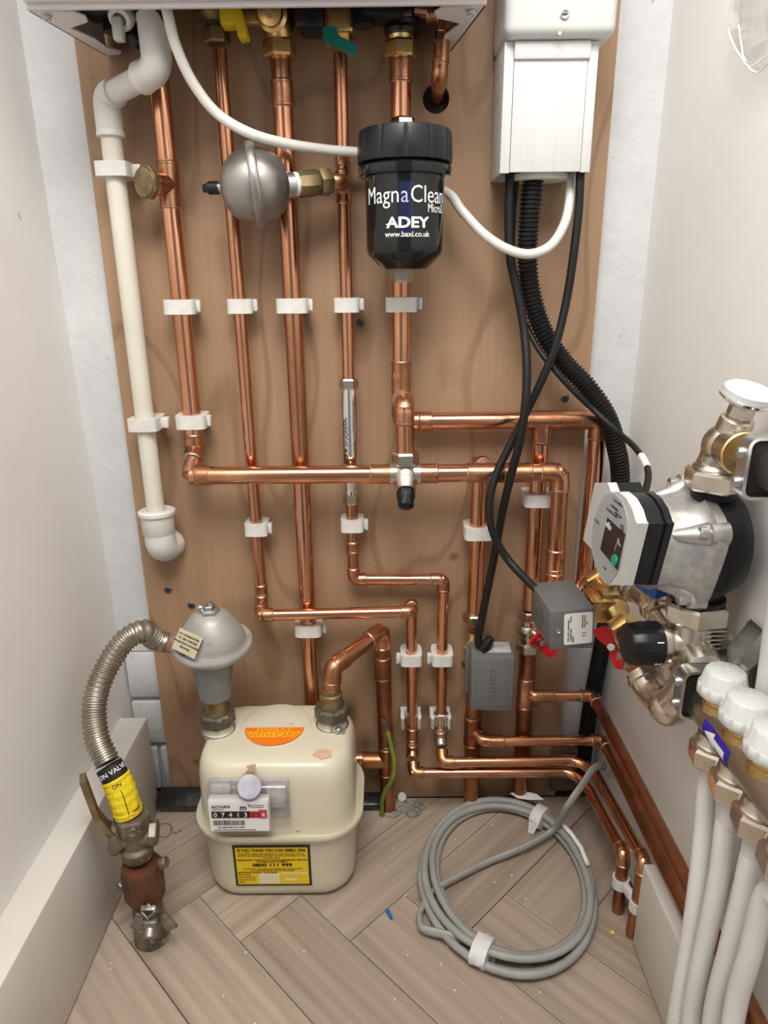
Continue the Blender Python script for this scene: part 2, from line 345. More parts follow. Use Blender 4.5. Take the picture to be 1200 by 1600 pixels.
# herringbone planks, each clipped to the floor outline
def clip(poly, nx, ny, c):
    out = []
    for i in range(len(poly)):
        a, b = poly[i], poly[(i + 1) % len(poly)]; da, db = nx * a[0] + ny * a[1] - c, nx * b[0] + ny * b[1] - c
        if da <= 0: out.append(a)
        if da * db < 0:
            t = da / (da - db); out.append((a[0] + (b[0] - a[0]) * t, a[1] + (b[1] - a[1]) * t))
    return out
Wp, Lp, q2, gp = .0945, .567, math.sqrt(.5), .0005
U0, V0 = -.3025, -.05
for a in range(-3, 4):
    for k in range(-16, 17):
        for kind in (0, 1):
            du, dv = U0 + k * Wp + a * Lp, V0 + k * Wp - a * Lp
            u0, u1, v0, v1 = (du, du + Lp, dv, dv + Wp) if kind == 0 else (du - Wp, du, dv, dv + Lp)
            u0 += gp; u1 -= gp; v0 += gp; v1 -= gp
            poly = [((u + v) * q2, (u - v) * q2) for u, v in ((u0, v0), (u0, v1), (u1, v1), (u1, v0))]
            for c in ((1, 0, .3185), (-1, 0, .384), (0, 1, -.0008), (0, -1, 1.1)): poly = clip(poly, *c) if len(poly) > 2 else []
            if kind == 0 and a == 0 and k == -1: poly = clip(poly, -1, 1, .262) if len(poly) > 2 else []
            if len(poly) < 3: continue
            ar = abs(sum(poly[i][0] * poly[(i + 1) % len(poly)][1] - poly[(i + 1) % len(poly)][0] * poly[i][1] for i in range(len(poly)))) / 2
            if ar < 2e-5: continue
            ang = R_(45 if kind == 0 else -45); cx = sum(p[0] for p in poly) / len(poly); cy = sum(p[1] for p in poly) / len(poly)
            ca, sa = math.cos(-ang), math.sin(-ang)
            loc = [((p[0] - cx) * ca - (p[1] - cy) * sa, (p[0] - cx) * sa + (p[1] - cy) * ca) for p in poly]
            zt = random.uniform(-.0003, .0003)
            n = len(loc); me = bpy.data.meshes.new('plank')
            gx = sum(p[0] for p in loc) / n; gy = sum(p[1] for p in loc) / n
            ins = [(p[0] + (gx - p[0]) * .0015 / max(.02, math.hypot(gx - p[0], gy - p[1])), p[1] + (gy - p[1]) * .0015 / max(.02, math.hypot(gx - p[0], gy - p[1]))) for p in loc]
            me.from_pydata([(x, y, -.004) for x, y in loc] + [(x, y, -.0006) for x, y in loc] + [(x, y, 0) for x, y in ins], [],
                           [tuple(range(2 * n, 3 * n))] + [(r * n + i, r * n + (i + 1) % n, (r + 1) * n + (i + 1) % n, (r + 1) * n + i) for r in (0, 1) for i in range(n)])
            bm = bmesh.new(); bm.from_mesh(me); bmesh.ops.recalc_face_normals(bm, faces=bm.faces); bm.to_mesh(me); bm.free()
            me.materials.append(PLANK); o = bpy.data.objects.new('plank', me); COL.objects.link(o)
            o.rotation_euler = (0, 0, ang); attach(o, (cx, cy, zt), FL)
def skirting(name, x0, x1, y0, y1, h):
    b = MB().box(((x0 + x1) / 2, (y0 + y1) / 2, h / 2 + .0010), (x1 - x0, y1 - y0, h - .0010), .0025)
    return b.build(name, SKIRT, kind='structure')
skirting('baseboard_left', -.392, -.3505, -1.1, -.016, .160)
skirting('baseboard_right', .2905, .3195, -1.1, -.252, .122)
# plywood backing board with a hole bored through it
def board():
    bm = bmesh.new(); hx, hz, hr = .060, .9515, .0150
    o = [bm.verts.new((x, 0, z)) for x, z in ((-.335, .0010), (.257, .0010), (.257, 1.5), (-.335, 1.5))]
    h = [bm.verts.new((hx + hr * math.cos(2 * math.pi * k / 28), 0, hz + hr * math.sin(2 * math.pi * k / 28))) for k in range(28)]
    ed = [bm.edges.new((l[i], l[(i + 1) % len(l)])) for l in (o, h) for i in range(len(l))]
    bmesh.ops.triangle_fill(bm, edges=ed, use_beauty=True, use_dissolve=False)
    r = bmesh.ops.extrude_face_region(bm, geom=bm.faces[:])
    bmesh.ops.translate(bm, vec=(0, .0175, 0), verts=[v for v in r['geom'] if isinstance(v, bmesh.types.BMVert)])
    b = MB().add(bm)
    for i, f in enumerate(b.f):
        n = (b.v[f[1]] - b.v[f[0]]).cross(b.v[f[2]] - b.v[f[0]]).normalized()
        b.m[i] = 0 if abs(n.y) > .5 else 1
    return b
BD = thing('plywood_board', 'tall pinkish brown plywood backing board behind all the copper pipes', 'board', (-.04, .009, .018))
board().build('panel', [PLY, PLYEDGE], BD)
MB().lathe((.060, .0172, .9515), FW_, [(.0165, 0), (.0165, .0022)], 24).build('hole_shade_disc', DARK, BD)  # dark disc over the white wall, painted shade for the hole's depth
for x, z in ((-.029, .711), (.228, .616), (-.304, .355), (-.274, .331)):
    s = MB().lathe((x, .002, z), (0, -1, 0), [(.0055, 0), (.0055, .0022), (.0042, .0032), (.0028, .0034), (.0022, .0022)], 20)
    s.mi(1).box((x, -.0008, z), (.0036, .0012, .0010)); s.box((x, -.0008, z), (.0010, .0012, .0036))
    s.build('screw', [DSTEEL, DARK], BD)

# ------------------------------------------------------------------ pipe kit
def lips(b, p, d, r):
    """rolled edge of a soldered cup plus its thin solder line"""
    p, d = V(p), V(d).normalized()
    b.mi(0).lathe(p - d * .003, d, [(r + .0008, 0), (r + .0016, .0008), (r + .0016, .0028), (r + .0010, .0034)], 24)
    b.mi(1).lathe(p + d * .0002, d, [(r + .0009, 0), (r + .0003, .0011)], 24)
    b.mi(0)
def arm(r): return .0235 if r > .009 else .0165
def pipe(root, pts, r, m=None, name='pipe'): return MB().tube(pts, r, 24).build(name, m or COPPER, root)
def elbow(root, c, to_a, to_b, r, m=None, al=None, name='elbow'):
    c, a, b_ = V(c), V(to_a).normalized(), V(to_b).normalized(); L = al or arm(r)
    b = MB().tube(fillet([c + a * L, c, c + b_ * L], r * 1.05, 9), r + .0011, 24)
    lips(b, c + a * L, a, r); lips(b, c + b_ * L, b_, r)
    return b.build(name, [m or COPFIT, SOLDER], root)
def tee(root, c, d, br, r, rb=None, m=None, blen=None):
    c, d, br = V(c), V(d).normalized(), V(br).normalized(); L = arm(r); rb = rb or r; bl = blen or (r + arm(rb) * .75)
    b = MB().tube([c - d * L, c + d * L], r + .0011, 24); b.tube([c, c + br * bl], rb + .0011, 24)
    lips(b, c + d * L, d, r); lips(b, c - d * L, -d, r); lips(b, c + br * bl, br, rb)
    return b.build('tee', [m or COPFIT, SOLDER], root)
def coupling(root, c, d, r, L=.012, m=None):
    c, d = V(c), V(d).normalized()
    b = MB().tube([c - d * L, c + d * L], r + .0011, 24); lips(b, c + d * L, d, r); lips(b, c - d * L, -d, r)
    return b.build('coupling', [m or COPFIT, SOLDER], root)
def nut(root, o, axis, r, h, m=NICKEL, rot=0, name='nut', n=6): return MB().hexn(o, axis, r, h, rot, n).build(name, m, root, sharp=25)
r22, r15 = .011, .0075
YC, YF = -.025, -.055
D_, U_ = V((0, 0, -1)), V((0, 0, 1)); LF, RT, FW, BK = V((-1, 0, 0)), V((1, 0, 0)), V((0, -1, 0)), V((0, 1, 0))

# --- clips
def clip_obj(x, z, r, label, yc=YC, h=.0165, opening=1, tab=True, cream=False, side=1):
    """snap-on pipe clip: rounded band around the pipe standing on the board"""
    b = MB(); N = 40; ex = r + .0075; ef = r + .0048; eb = -yc - .0003
    inn, out = [], []
    for k in range(N):
        t = 2 * math.pi * k / N; c, s = math.cos(t), math.sin(t)
        sy = eb if s > 0 else ef; p = 5
        rr = 1 / ((abs(c) / ex) ** p + (abs(s) / sy) ** p) ** (1 / p)
        out.append((x + c * rr, yc + s * rr)); inn.append((x + c * (r + .0004), yc + s * (r + .0004)))
    lo, hi = z - h / 2, z + h / 2; L = []
    for pts, zz, sc in ((inn, lo, 1), (out, lo, 1), (out, hi, 1), (inn, hi, 1), (inn, lo, 1)): L.append([V((px, py, zz)) for px, py in pts])
    b.rings(L, False, False)
    if tab:
        tx_ = x + side * (ex + .0028)
        b.box((tx_, yc - .002, z + .001), (.0056, .0075, h * .8), .001); b.box((tx_ + side * .0015, yc - .0065, z + .001), (.003, .0042, h * .8), .0008)
    return b.build('pipe_clip', CPVC if cream else CLIP, None, label=label, cat='clip', group='white pipe clips on the board')
XA, XB, XC, XD, XE, XF, XG = -.240, -.170, -.108, -.0445, .020, .120, .195
ZCL = P(285, 480, -.04).z
clip_obj(XA, ZCL, r22, 'white clip at mid-height on the leftmost thick copper pipe')
clip_obj(XB, ZCL, r15, 'white clip at mid-height on second copper pipe from left', yc=-.022)
clip_obj(XC, ZCL, r22, 'white clip at mid-height on third copper pipe from left')
clip_obj(XD, ZCL, r15, 'white clip just above the chrome tube and beside board screw', yc=-.022)
clip_obj(XE, ZCL, r22, 'white clip on the copper pipe just under the black filter')
clip_obj(XA, P(308, 661, -.04).z, r22, 'white clip on leftmost copper pipe just above its bottom elbow')
clip_obj(XB, P(405, 832, -.04).z, r15, 'white clip on second copper pipe just below the long horizontal pipe', yc=-.022)
clip_obj(XC, P(487, 988, -.04).z, r22, 'white clip on thick pipe directly behind thin horizontal pipe above the meter')
clip_obj(XD, P(552, 826, -.04).z, r15, 'white clip on thin pipe just below the chrome tube', yc=-.022)
clip_obj(XF, P(745, 836, -.04).z, r22, 'wide white clip on the pipe above the lower left grey actuator')
clip_obj(XG, P(836, 784, -.04).z, r22, 'white clip on pipe just below the upper right copper corner')
XBD, XDD = .033, .076
clip_obj(XBD, P(641, 1036, -.04).z, r15, 'left of the two clips side by side right of the meter', tab=True, side=-1)
clip_obj(XDD, P(688, 1036, -.04).z, r15, 'right of the two clips side by side left of grey actuator', tab=True, side=-1)
def open_clip(x, z, label):
    b = MB()
    b.box((x, -.004, z), (.030, .0075, .017), .001)
    for s in (-1, 1):
        b.prism([(x + s * .0095, -.007, z - .0085), (x + s * .0095, -.030, z - .0085), (x + s * .0125, -.034, z - .0085), (x + s * .015, -.028, z - .0085), (x + s * .0135, -.007, z - .0085)], (0, 0, .017))
    return b.build('pipe_clip', CLIP, None, label=label, cat='clip', group='white pipe clips on the board')
open_clip(XBD, P(641, 1130, -.03).z, 'open unlatched clip behind pipe near the rust stain, left one')
open_clip(XDD, P(688, 1130, -.03).z, 'open unlatched clip right of the rust stain, right one')

# --- pipe A : left heating pipe
zA = .534
def run_A():
    t = thing('heating_pipe', 'leftmost thick copper pipe dropping from boiler and turning right at mid board', 'pipe', (XA, YC, zA))
    zt = P(240, 290, YC).z
    pipe(t, [(XA, YC, .993), (XA, YC, zt)], r22); pipe(t, [(XA, YC, zt), (XA, YC, .56)], r22)
    br = V((-.55, -.83, 0)).normalized()
    c = V((XA, YC, zt)); tee(t, c, U_, br, r22, r22, blen=.022)
    b = MB().lathe(c + br * .021, br, [(.012, 0), (.0135, .001), (.0135, .006), (.0115, .0065)], 24); b.build('compression_ring', BRASS, t)
    b = MB().hexn(c + br * .026, br, .0178, .0075, .3, 8); b.lathe(c + br * .0334, br, [(.0158, 0), (.0150, .0022), (.012, .0030), (.002, .0032)], 28); b.build('blanking_cap', DBRASS, t, label='dull brass blanking cap')
    for q in (0, 1):
        pass
    elbow(t, (XA, YC, zA + .026), U_, V((0, -1, -.55)), r22, al=.019)
    elbow(t, (XA + .002, YF, zA), V((0, 1, .35)), RT, r22, al=.021)
    pipe(t, [(XA, YC, zA + .026), (XA, YF, zA)], r22, COPFIT)
    pipe(t, [(XA, YF, zA), (.004, YF, zA)], r22)
    coupling(t, (-.006, YF, zA), RT, r22, .012)
run_A()
def run_A2():
    t = thing('heating_pipe', 'thick horizontal copper pipe right of the black capped valve, elbowing down behind grey box', 'pipe', (.13, YF, zA))
    xe = .2145
    pipe(t, [(.044, YF, zA), (xe, YF, zA)], r22); pipe(t, [(xe, YF, zA), (xe + .002, YF, .385)], r22)
    coupling(t, (.052, YF, zA), RT, r22, .011)
    tee(t, (XF + .004, YF, zA), RT, BK, r22, r22, blen=.02); tee(t, (XF + .034, YF, zA), RT, BK, r22, r22, blen=.012)
    elbow(t, (xe, YF, zA), LF, D_, r22)
    coupling(t, (xe + .0015, YF, .418), D_, r22, .014)
    elbow(t, (xe + .002, YF, .378), U_, V((.35, -1, 0)), r22, al=.022)
    return t
run_A2()
# --- pipe E
def run_E():
    t = thing('heating_pipe', 'copper pipe from boiler down to top of the black filter canister', 'pipe', (XE, YC, .93))
    pipe(t, [(XE, YC, .99), (XE, YC, .925)], r22); 
    coupling(t, (XE, YC, .972), U_, r22, .010)
    b = MB().hexn((XE + .002, YC - .020, .908), U_, .0135, .016, .2); b.build('nut', CHROME, t)
    t = thing('heating_pipe', 'copper pipe leaving the filter, branching to black capped valve and long upper right horizontal', 'pipe', (XE, YC, .60))
    zb = .593
    nut(t, (XE, YC, .757), U_, .0145, .016, NICKEL)
    pipe(t, [(XE, YC, .758), (XE, YC, zb)], r22)
    coupling(t, (XE, YC, .656), U_, r22, .010)
    tee(t, (XE, YC, .622), U_, FW, r22, r22, blen=.016)
    elbow(t, (XE + .003, YF, .618), V((0, 1, .1)), D_, r22, al=.022)
    pipe(t, [(XE + .003, YF, .618), (XE + .004, YF, .556)], r22)
    elbow(t, (XE, YC, zb), U_, RT, r22, al=.021)
    xe = .266
    pipe(t, [(XE, YC, zb), (XG + .002, YC, zb)], r22); pipe(t, [(XG, YC, zb), (xe, YC, zb)], r22); coupling(t, (.05, YC, zb), RT, r22, .007)
    tee(t, (XG, YC, zb), RT, D_, r22, r22)
    coupling(t, (XG + .036, YC, zb), RT, r22, .012)
    elbow(t, (xe, YC, zb), LF, D_, r22)
    pipe(t, [(xe, YC, zb), (xe - .001, YC, .30)], r22)
    pipe(t, [(XG, YC, zb), (XG, YC, .335)], r22)
run_E()
# --- bypass valve with black cap
def bypass():
    t = thing('bypass_valve', 'nickel valve with black ribbed cap where two copper pipes cross', 'valve', (.024, YF, .52))
    c = V((.024, YF, zA))
    nut(t, c + V((0, 0, .012)), U_, .0172, .016)
    b = MB().cyl(c - X_ * .019, c + X_ * .019, .0128); b.sphere(c + V((0, -.003, -.002)), .0155)
    ax = V((0, -.72, -.69)).normalized()
    b.lathe(c, ax, [(.0145, .002), (.0145, .014), (.0125, .018), (.0125, .024), (.0095, .025)], 28)
    b.build('body', NICKEL, t)
    k = MB(); loops = []
    x, y, z = basis(ax)
    for r, h in ((.0088, .024), (.0108, .026), (.0108, .034), (.0096, .036), (.0090, .046), (.006, .048)):
        loops.append([c + z * h + (x * math.cos(2 * math.pi * i / 36) + y * math.sin(2 * math.pi * i / 36)) * (r * (1 + (.05 if i % 3 == 0 else 0))) for i in range(36)])
    k.rings(loops).build('cap', BLACK, t)
bypass()
# --- pipe B
def run_B():
    t = thing('cold_water_pipe', 'thin copper pipe second from left that steps right and runs low to the right wall', 'pipe', (XB, -.022, .34))
    zh = .338; y0, y1 = -.022, -.045
    pipe(t, [(XB - .003, y0, .995), (XB, y0, zh + .006)], r15)
    coupling(t, (XB, y0, .363), U_, r15, .009)
    elbow(t, (XB, y0 - .004, zh + .009), U_, V((0, -1, -.5)), r15, al=.011)
    elbow(t, (XB + .001, y1, zh), V((0, 1, .35)), RT, r15)
    xe = XBD
    pipe(t, [(XB, y1, zh), (xe - .004, y1, zh + .003)], r15)
    elbow(t, (xe, y1, zh + .003), LF, V((0, 1, .12)), r15, al=.014)
    elbow(t, (xe, YC, zh + .006), V((0, -1, 0)), D_, r15, al=.014)
    pipe(t, [(xe, YC, zh + .006), (xe + .002, YC, .105)], r15)
    coupling(t, (xe + .002, YC, .135), U_, r15, .010)
    zb = .086; yb = -.050
    elbow(t, (xe + .002, YC - .003, .109), U_, V((0, -1, -.9)), r15, al=.010)
    elbow(t, (xe + .003, yb, zb), V((0, .8, .6)), RT, r15, al=.014)
    pe = V((.2885, -.202, zb))
    pipe(t, fillet([(xe, yb, zb), (.268, yb, zb), (.279, -.09, zb), pe], [0, .028, .05, 0], 12), r15)
    elbow(t, pe, V((0, 1, 0)), V((0, -.15, -1)), r15, al=.014)
    pipe(t, [pe, pe + V((0, -.004, -.0855))], r15, COPDULL)
run_B()
# --- pipe C gas
def run_C():
    t = thing('gas_pipe', 'third copper pipe from left, thick, dropping straight down behind the gas meter', 'pipe', (XC, YC, .08))
    pipe(t, [(XC, YC, .99), (XC, YC, .091)], r22); coupling(t, (XC, YC, .952), U_, r22, .012); coupling(t, (XC, YC, .86), U_, r22, .011)
    elbow(t, (XC, YC, .091), U_, RT, r22)
    pipe(t, [(XC, YC, .091), (-.03, YC, .091)], r22)
    t = thing('gas_pipe', 'bent copper pipe arching from the gas meter outlet down to the floor', 'pipe', (-.005, -.03, 0))
    x0, y0 = -.008, -.028
    zt = P(598, 985, y0).z; n0 = V((-.0735, -.102, .255))
    m1 = P(520, 1042, -.098); m2 = V((x0, y0, zt))
    d = (m1 - m2).normalized()
    elbow(t, m2, d, D_, r22, al=.026)
    pipe(t, [m2, m1], r22); elbow(t, m1, -d, (n0 - m1), r22, al=.022); pipe(t, [m1, n0], r22)
    pipe(t, [m2, (x0 + .007, y0, .0005)], r22, COPDULL)
    coupling(t, (x0 + .001, y0, zt - .058), U_, r22, .017, COPDULL)
    tee(t, (x0 + .005, y0, .091), U_, LF, r22, r22, COPDULL, blen=.034)
run_C()
# --- pipe D
def run_D():
    y0 = -.022; z1 = P(545, 592, y0).z; z2 = P(549, 785, y0).z
    t = thing('cold_water_pipe', 'thin copper pipe from green lever valve down to the chrome tube', 'pipe', (XD, y0, z1))
    pipe(t, [(XD, y0, .99), (XD, y0, z1 + .001)], r15)
    zt = P(530, 284, -.049).z - .002
    coupling(t, (XD, y0, zt + .03), U_, r15, .008)
    tee(t, (XD, y0, zt), U_, V((0, -1, 0)), r15, r15, blen=.014)
    elbow(t, (XD, -.049, zt + .002), V((0, 1, 0)), LF, r15, al=.015)
    # chrome scale inhibitor
    k = thing('scale_inhibitor', 'polished chrome inline scale inhibitor tube with nuts at both ends', 'water softener', (XD, y0, z2))
    nut(k, (XD, y0, z1 - .012), U_, .0120, .0125); nut(k, (XD, y0, z2 - .001), U_, .0112, .0130)
    MB().lathe((XD, y0, z2), U_, [(.0085, .011), (.0085, .022), (.0105, .028), (.0108, .034), (.0108, z1 - z2 - .03), (.0098, z1 - z2 - .018), (.0095, z1 - z2 - .010)], 40).build('tube', CHROME, k)
    zm = P(546, 690, -.033).z
    R = .0109
    def wp(u, v, h):
        a = (v) / R - .45; return V((XD + math.sin(a) * (R + h + .0002), y0 - math.cos(a) * (R + h + .0002), zm + u))
    tx('scale inhibitor', .0075, (0, 0, 0), Z_, X_, INK, k, bold=.012, warp=wp)
    t = thing('cold_water_pipe', 'thin copper pipe below the chrome tube that steps right and runs to right wall', 'pipe', (XD, y0, .10))
    zh = .3785; yh = -.030
    pipe(t, [(XD, y0, z2), (XD, y0, zh)], r15)
    elbow(t, (XD, y0, zh), U_, RT, r15); pipe(t, [(XD, y0, zh), (XDD, YC, zh)], r15); elbow(t, (XDD, YC, zh), LF, D_, r15)
    coupling(t, (XD, y0, .425), U_, r15, .0075)
    zb, yb = .106, -.052
    pipe(t, [(XDD, YC, zh), (XDD, YC, .13)], r15)
    b = MB().cyl((XDD, YC, .149), (XDD, YC, .168), .0088); b.hexn((XDD, YC, .163), U_, .0105, .008); b.build('coupling', NICKEL, t)
    elbow(t, (XDD, YC - .004, .131), U_, V((0, -1, -.8)), r15, al=.012, m=SOLDER)
    elbow(t, (XDD + .001, yb, zb), V((0, .75, .65)), RT, r15, al=.016)
    pe = V((.3005, -.234, zb))
    pipe(t, fillet([(XDD, yb, zb), (.272, yb, zb + .001), (.288, -.08, zb), pe], [0, .03, .05, 0], 12), r15)
    elbow(t, pe, V((0, 1, 0)), V((-.05, -.1, -1)), r15, al=.015)
    pipe(t, [pe, pe + V((-.006, -.006, -.1055))], r15, COPDULL)
run_D()
c = V((.284, -.208, .046))
b = MB()
for p in ((.2885, -.2035), (.2980, -.2375)):
    N = 24; lo, hi = .038, .052
    b.rings([[V((p[0] + math.cos(2 * math.pi * k / N) * rr, p[1] + math.sin(2 * math.pi * k / N) * rr, zz)) for k in range(N)] for rr, zz in ((.0079, lo), (.0104, lo), (.0104, hi), (.0079, hi), (.0079, lo))], False, False)
b.box((.2932, -.2205, .045), (.007, .016, .012), .0008, Matrix.Rotation(R_(15), 3, 'Z'))
b.build('pipe_clip', CLIP, None, label='white double clip joining two pipe ends beside right skirting', cat='clip')
# --- pipe F, G
def run_F():
    t = thing('heating_pipe', 'copper pipe feeding the lower left grey actuator from the elbow above', 'pipe', (XF, YC, .31))
    pipe(t, [(XF, YC, .545), (XF, YC, .312)], r22); elbow(t, (XF + .002, YC, zA + .004), D_, FW, r22, al=.019)
    t = thing('heating_pipe', 'copper pipe under lower left grey actuator with a branch to the right wall', 'pipe', (XF + .003, YC, 0))
    pipe(t, [(XF + .001, YC, .243), (XF + .004, YC, .0005)], r22, COPDULL)
    z = .136; tee(t, (XF + .002, YC, z + .003), U_, V((.75, -.66, 0)), r22, r15, COPDULL, blen=.017)
    xw = .3065
    pipe(t, [(XF + .016, -.0455, z), (xw - .006, -.0455, z)], r15)
    coupling(t, (XF + .034, -.0455, z), RT, r15, .010); MB().tube(fillet([(XF + .004, -.030, z + .003), (XF + .014, -.0445, z + .001), (XF + .034, -.0455, z)], .010), r15 + .0011, 20).build('elbow', COPFIT, t)
    elbow(t, (xw, -.0455, z), LF, FW, r15, al=.017)
    pipe(t, [(xw, -.0455, z), (xw, -.72, z + .004)], r15, COPDULL)
    t = thing('heating_pipe', 'copper pipe under the red handled valve with its branch running along right wall', 'pipe', (XG, YC, 0))
    pipe(t, [(XG, YC, .292), (XG + .002, YC, .0005)], r22, COPDULL)
    z = .203; tee(t, (XG + .0005, YC, z), U_, V((.8, -.6, 0)), r22, r15, COPFIT, blen=.016)
    xw = .289
    pipe(t, [(XG + .012, -.036, z), (xw, -.036, z)], r15); coupling(t, (XG + .03, -.036, z), RT, r15, .008); MB().tube(fillet([(XG + .002, -.027, z), (XG + .011, -.0355, z), (XG + .03, -.036, z)], .008), r15 + .0011, 20).build('elbow', COPFIT, t)
    elbow(t, (xw, -.036, z), LF, FW, r15, al=.018)
    pipe(t, [(xw, -.036, z), (xw - .001, -.70, z)], r15, COPDULL)
run_F()
# --- small discharge pipe into hole
def run_H():
    t = thing('discharge_pipe', 'short copper pipe under boiler bending back into a hole in the board', 'pipe', (.06, -.03, .95))
    x = .061; y = -.040
    pipe(t, [(x + .003, y, 1.02), (x, y, .968)], r15); coupling(t, (x + .001, y, .985), U_, r15, .010)
    elbow(t, (x, y, .962), U_, BK, r15, al=.017); pipe(t, [(x, y, .962), (x, .012, .952)], r15)
    pipe(t, [(x + .003, y, 1.02), (.034, -.04, 1.024)], r15); elbow(t, (x + .003, y, 1.02), LF, D_, r15)
run_H()

# ------------------------------------------------------------------ zone valves
def valve_body(t, c, axis, L, r, m=BRASS, name='body'):
    c, axis = V(c), V(axis).normalized()
    b = MB().lathe(c - axis * L / 2, axis, [(r * .8, 0), (r * .8, L * .2), (r * 1.05, L * .3), (r * 1.15, L * .5), (r * 1.05, L * .7), (r * .8, L * .8), (r * .8, L)], 24)
    return b.build(name, m, t)
def zone1():
    t = thing('zone_valve', 'grey zone valve actuator box standing upright on the pipe left of centre right', 'valve', (.135, -.05, .213))
    t['label'] = 'upright grey actuator box with a cable gland on top, lower of the two grey boxes'
    valve_body(t, (XF + .001, YC, .278), U_, .045, .0135)
    nut(t, (XF, YC, .315), U_, .0172, .014, NICKEL); nut(t, (XF, YC, .243), U_, .0165, .012, NICKEL)
    rot = Matrix.Rotation(R_(-3), 3, 'Z')
    c = V((.1385, -.064, .2545))
    b = MB().box(c, (.056, .046, .080), .0028, rot); b.box(c + V((0, .0235, -.003)), (.062, .003, .078), .001, rot)
    b.build('housing', ACT, t)
    fx = rot @ X_; n = rot @ FW
    fo = c + n * .0229
    fp = MB().box(fo + n * .0006 + V((0, 0, -.002)), (.043, .0012, .062), .0005, rot).build('front_panel', ACT, t)
    tx('CENTER', .0085, fo + n * .0011 - fx * .001 + V((0, 0, .004)), -Z_, fx, ACT, fp, name='embossed_lettering', bold=.02, ext=.0009, space=1.05)
    MB().box(fo + n * .0014 + fx * .006 + V((0, 0, -.017)), (.0015, .001, .022), .0003, rot).build('embossed_line', ACT, fp)
    top = c + V((0, 0, .0400))
    g = MB().box(top + V((.004, .004, .0006)), (.042, .028, .0016), .0008, rot)
    g.build('silicone_seal', mat('dirty_sealant', (.30, .31, .31), (.44, .45, .45), .7, scale=50, bump=.6, bscale=80, dist=.004), t)
    gl = V((.1255, -.066, .2945))
    MB().tube([gl + V((.0008 * k, 0, .0013 * k)) for k in range(15)], lambda i: (.0088 - .00026 * i) * (1 + (.12 if i % 2 else -.06)), 18).build('cable_gland', RUBBER, t)
zone1()
def zone2():
    t = thing('zone_valve', 'grey actuator box lying on brass valve with white printed label facing the room', 'valve', (.22, -.17, .377))
    A = [P(861, 1019, -.205), P(930, 1015, -.205), P(929, 945, -.205), P(857, 953, -.205)]
    fc = sum(A, V()) / 4
    rot = Matrix.Rotation(R_(4), 3, 'Z') @ Matrix.Rotation(R_(-3.2), 3, 'Y')
    fx, fz, n = rot @ X_, rot @ Z_, rot @ FW
    w_, h_, d_ = .0495, .0475, .076
    c = fc - n * d_ / 2
    MB().box(c, (w_, d_, h_), .0022, rot).build('housing', ACT, t)
    lo = fc + fx * .0065 + fz * .0005
    lb = sticker(lo, fx, fz, .0315, .0375, PAPER, t, off=.0001, r=.0025)
    o2 = lo + n * .0004
    for s, h, u, v in (('TWO PORT ZONE VALVE', .0017, -.0108, -.002), ('CONNECTION', .0016, -.0080, -.007), ('50/60Hz', .0016, -.0056, -.0125), ('22 mm', .0019, -.0085, .012),
                       ('220/240V 50Hz 5W', .0014, .0045, .0085), ('MAX 20 BAR 95C', .0014, .0070, .0085), ('IP40', .0014, .0095, .0060)):
        tx(s, h, o2 + fx * u + fz * v, fz, -fx, INK, lb, bold=.01)
    ce = MB()
    for dv in (.0016, -.0022):
        pts = [o2 + n * .0002 + fx * (.0062 - .0021 * math.cos(a)) + fz * (-.0055 + dv + .0021 * math.sin(a) ) for a in np.linspace(-1.2, 1.2, 12)]
        pts = [o2 + n * .0002 + fx * (.0062 + .0021 * math.sin(a)) + fz * (-.0055 + dv - .0021 * math.cos(a)) for a in np.linspace(-1.2, 1.2, 12)]
        ce.tube(pts, .00035, 6)
    ce.build('certification_mark', INK, lb)
    sc = fc - fx * .0152 - fz * .0005
    MB().lathe(sc, n, [(.0032, 0), (.0030, .0012), (.0020, .0016), (.0012, .0004)], 16).build('screw', ZINC, t)
    v = MB()
    for dy in (.018, -.006): v.prism([c - fx * (w_ / 2 + .0003) + Y_ * (dy - .010) - fz * .002, c - fx * (w_ / 2 + .0003) + Y_ * (dy - .010) - fz * .0005, c - fx * (w_ / 2 + .0003) + Y_ * dy + fz * .0085, c - fx * (w_ / 2 + .0003) + Y_ * dy + fz * .007], -fx * .0006)
    v.build('vent_slot', DARK, t)
    # brass valve body to the right
    p0, p1 = P(938, 915, -.120), P(972, 978, -.190)
    ax = (p1 - p0).normalized(); m = (p0 + p1) / 2
    b = MB().lathe(p0, ax, [(.012, -.012), (.0125, 0), (.017, .004), (.018, .03), (.017, .05), (.0125, .056), (.012, .075)], 28)
    b.box(m + V((-.014, 0, 0)), (.03, .04, .028), .004); b.box(m + V((0, .004, .012)), (.03, .036, .016), .004)
    b.build('body', BRASS, t, label='bright brass valve body')
    MB().hexn(p1 - ax * .004, ax, .0178, .016, .2).build('nut', BRASS, t); MB().hexn(p0 - ax * .016, ax, .0172, .014, .2).build('nut', BRASS, t)
    return p0, p1, ax
ZB0, ZB1, ZAX = zone2()
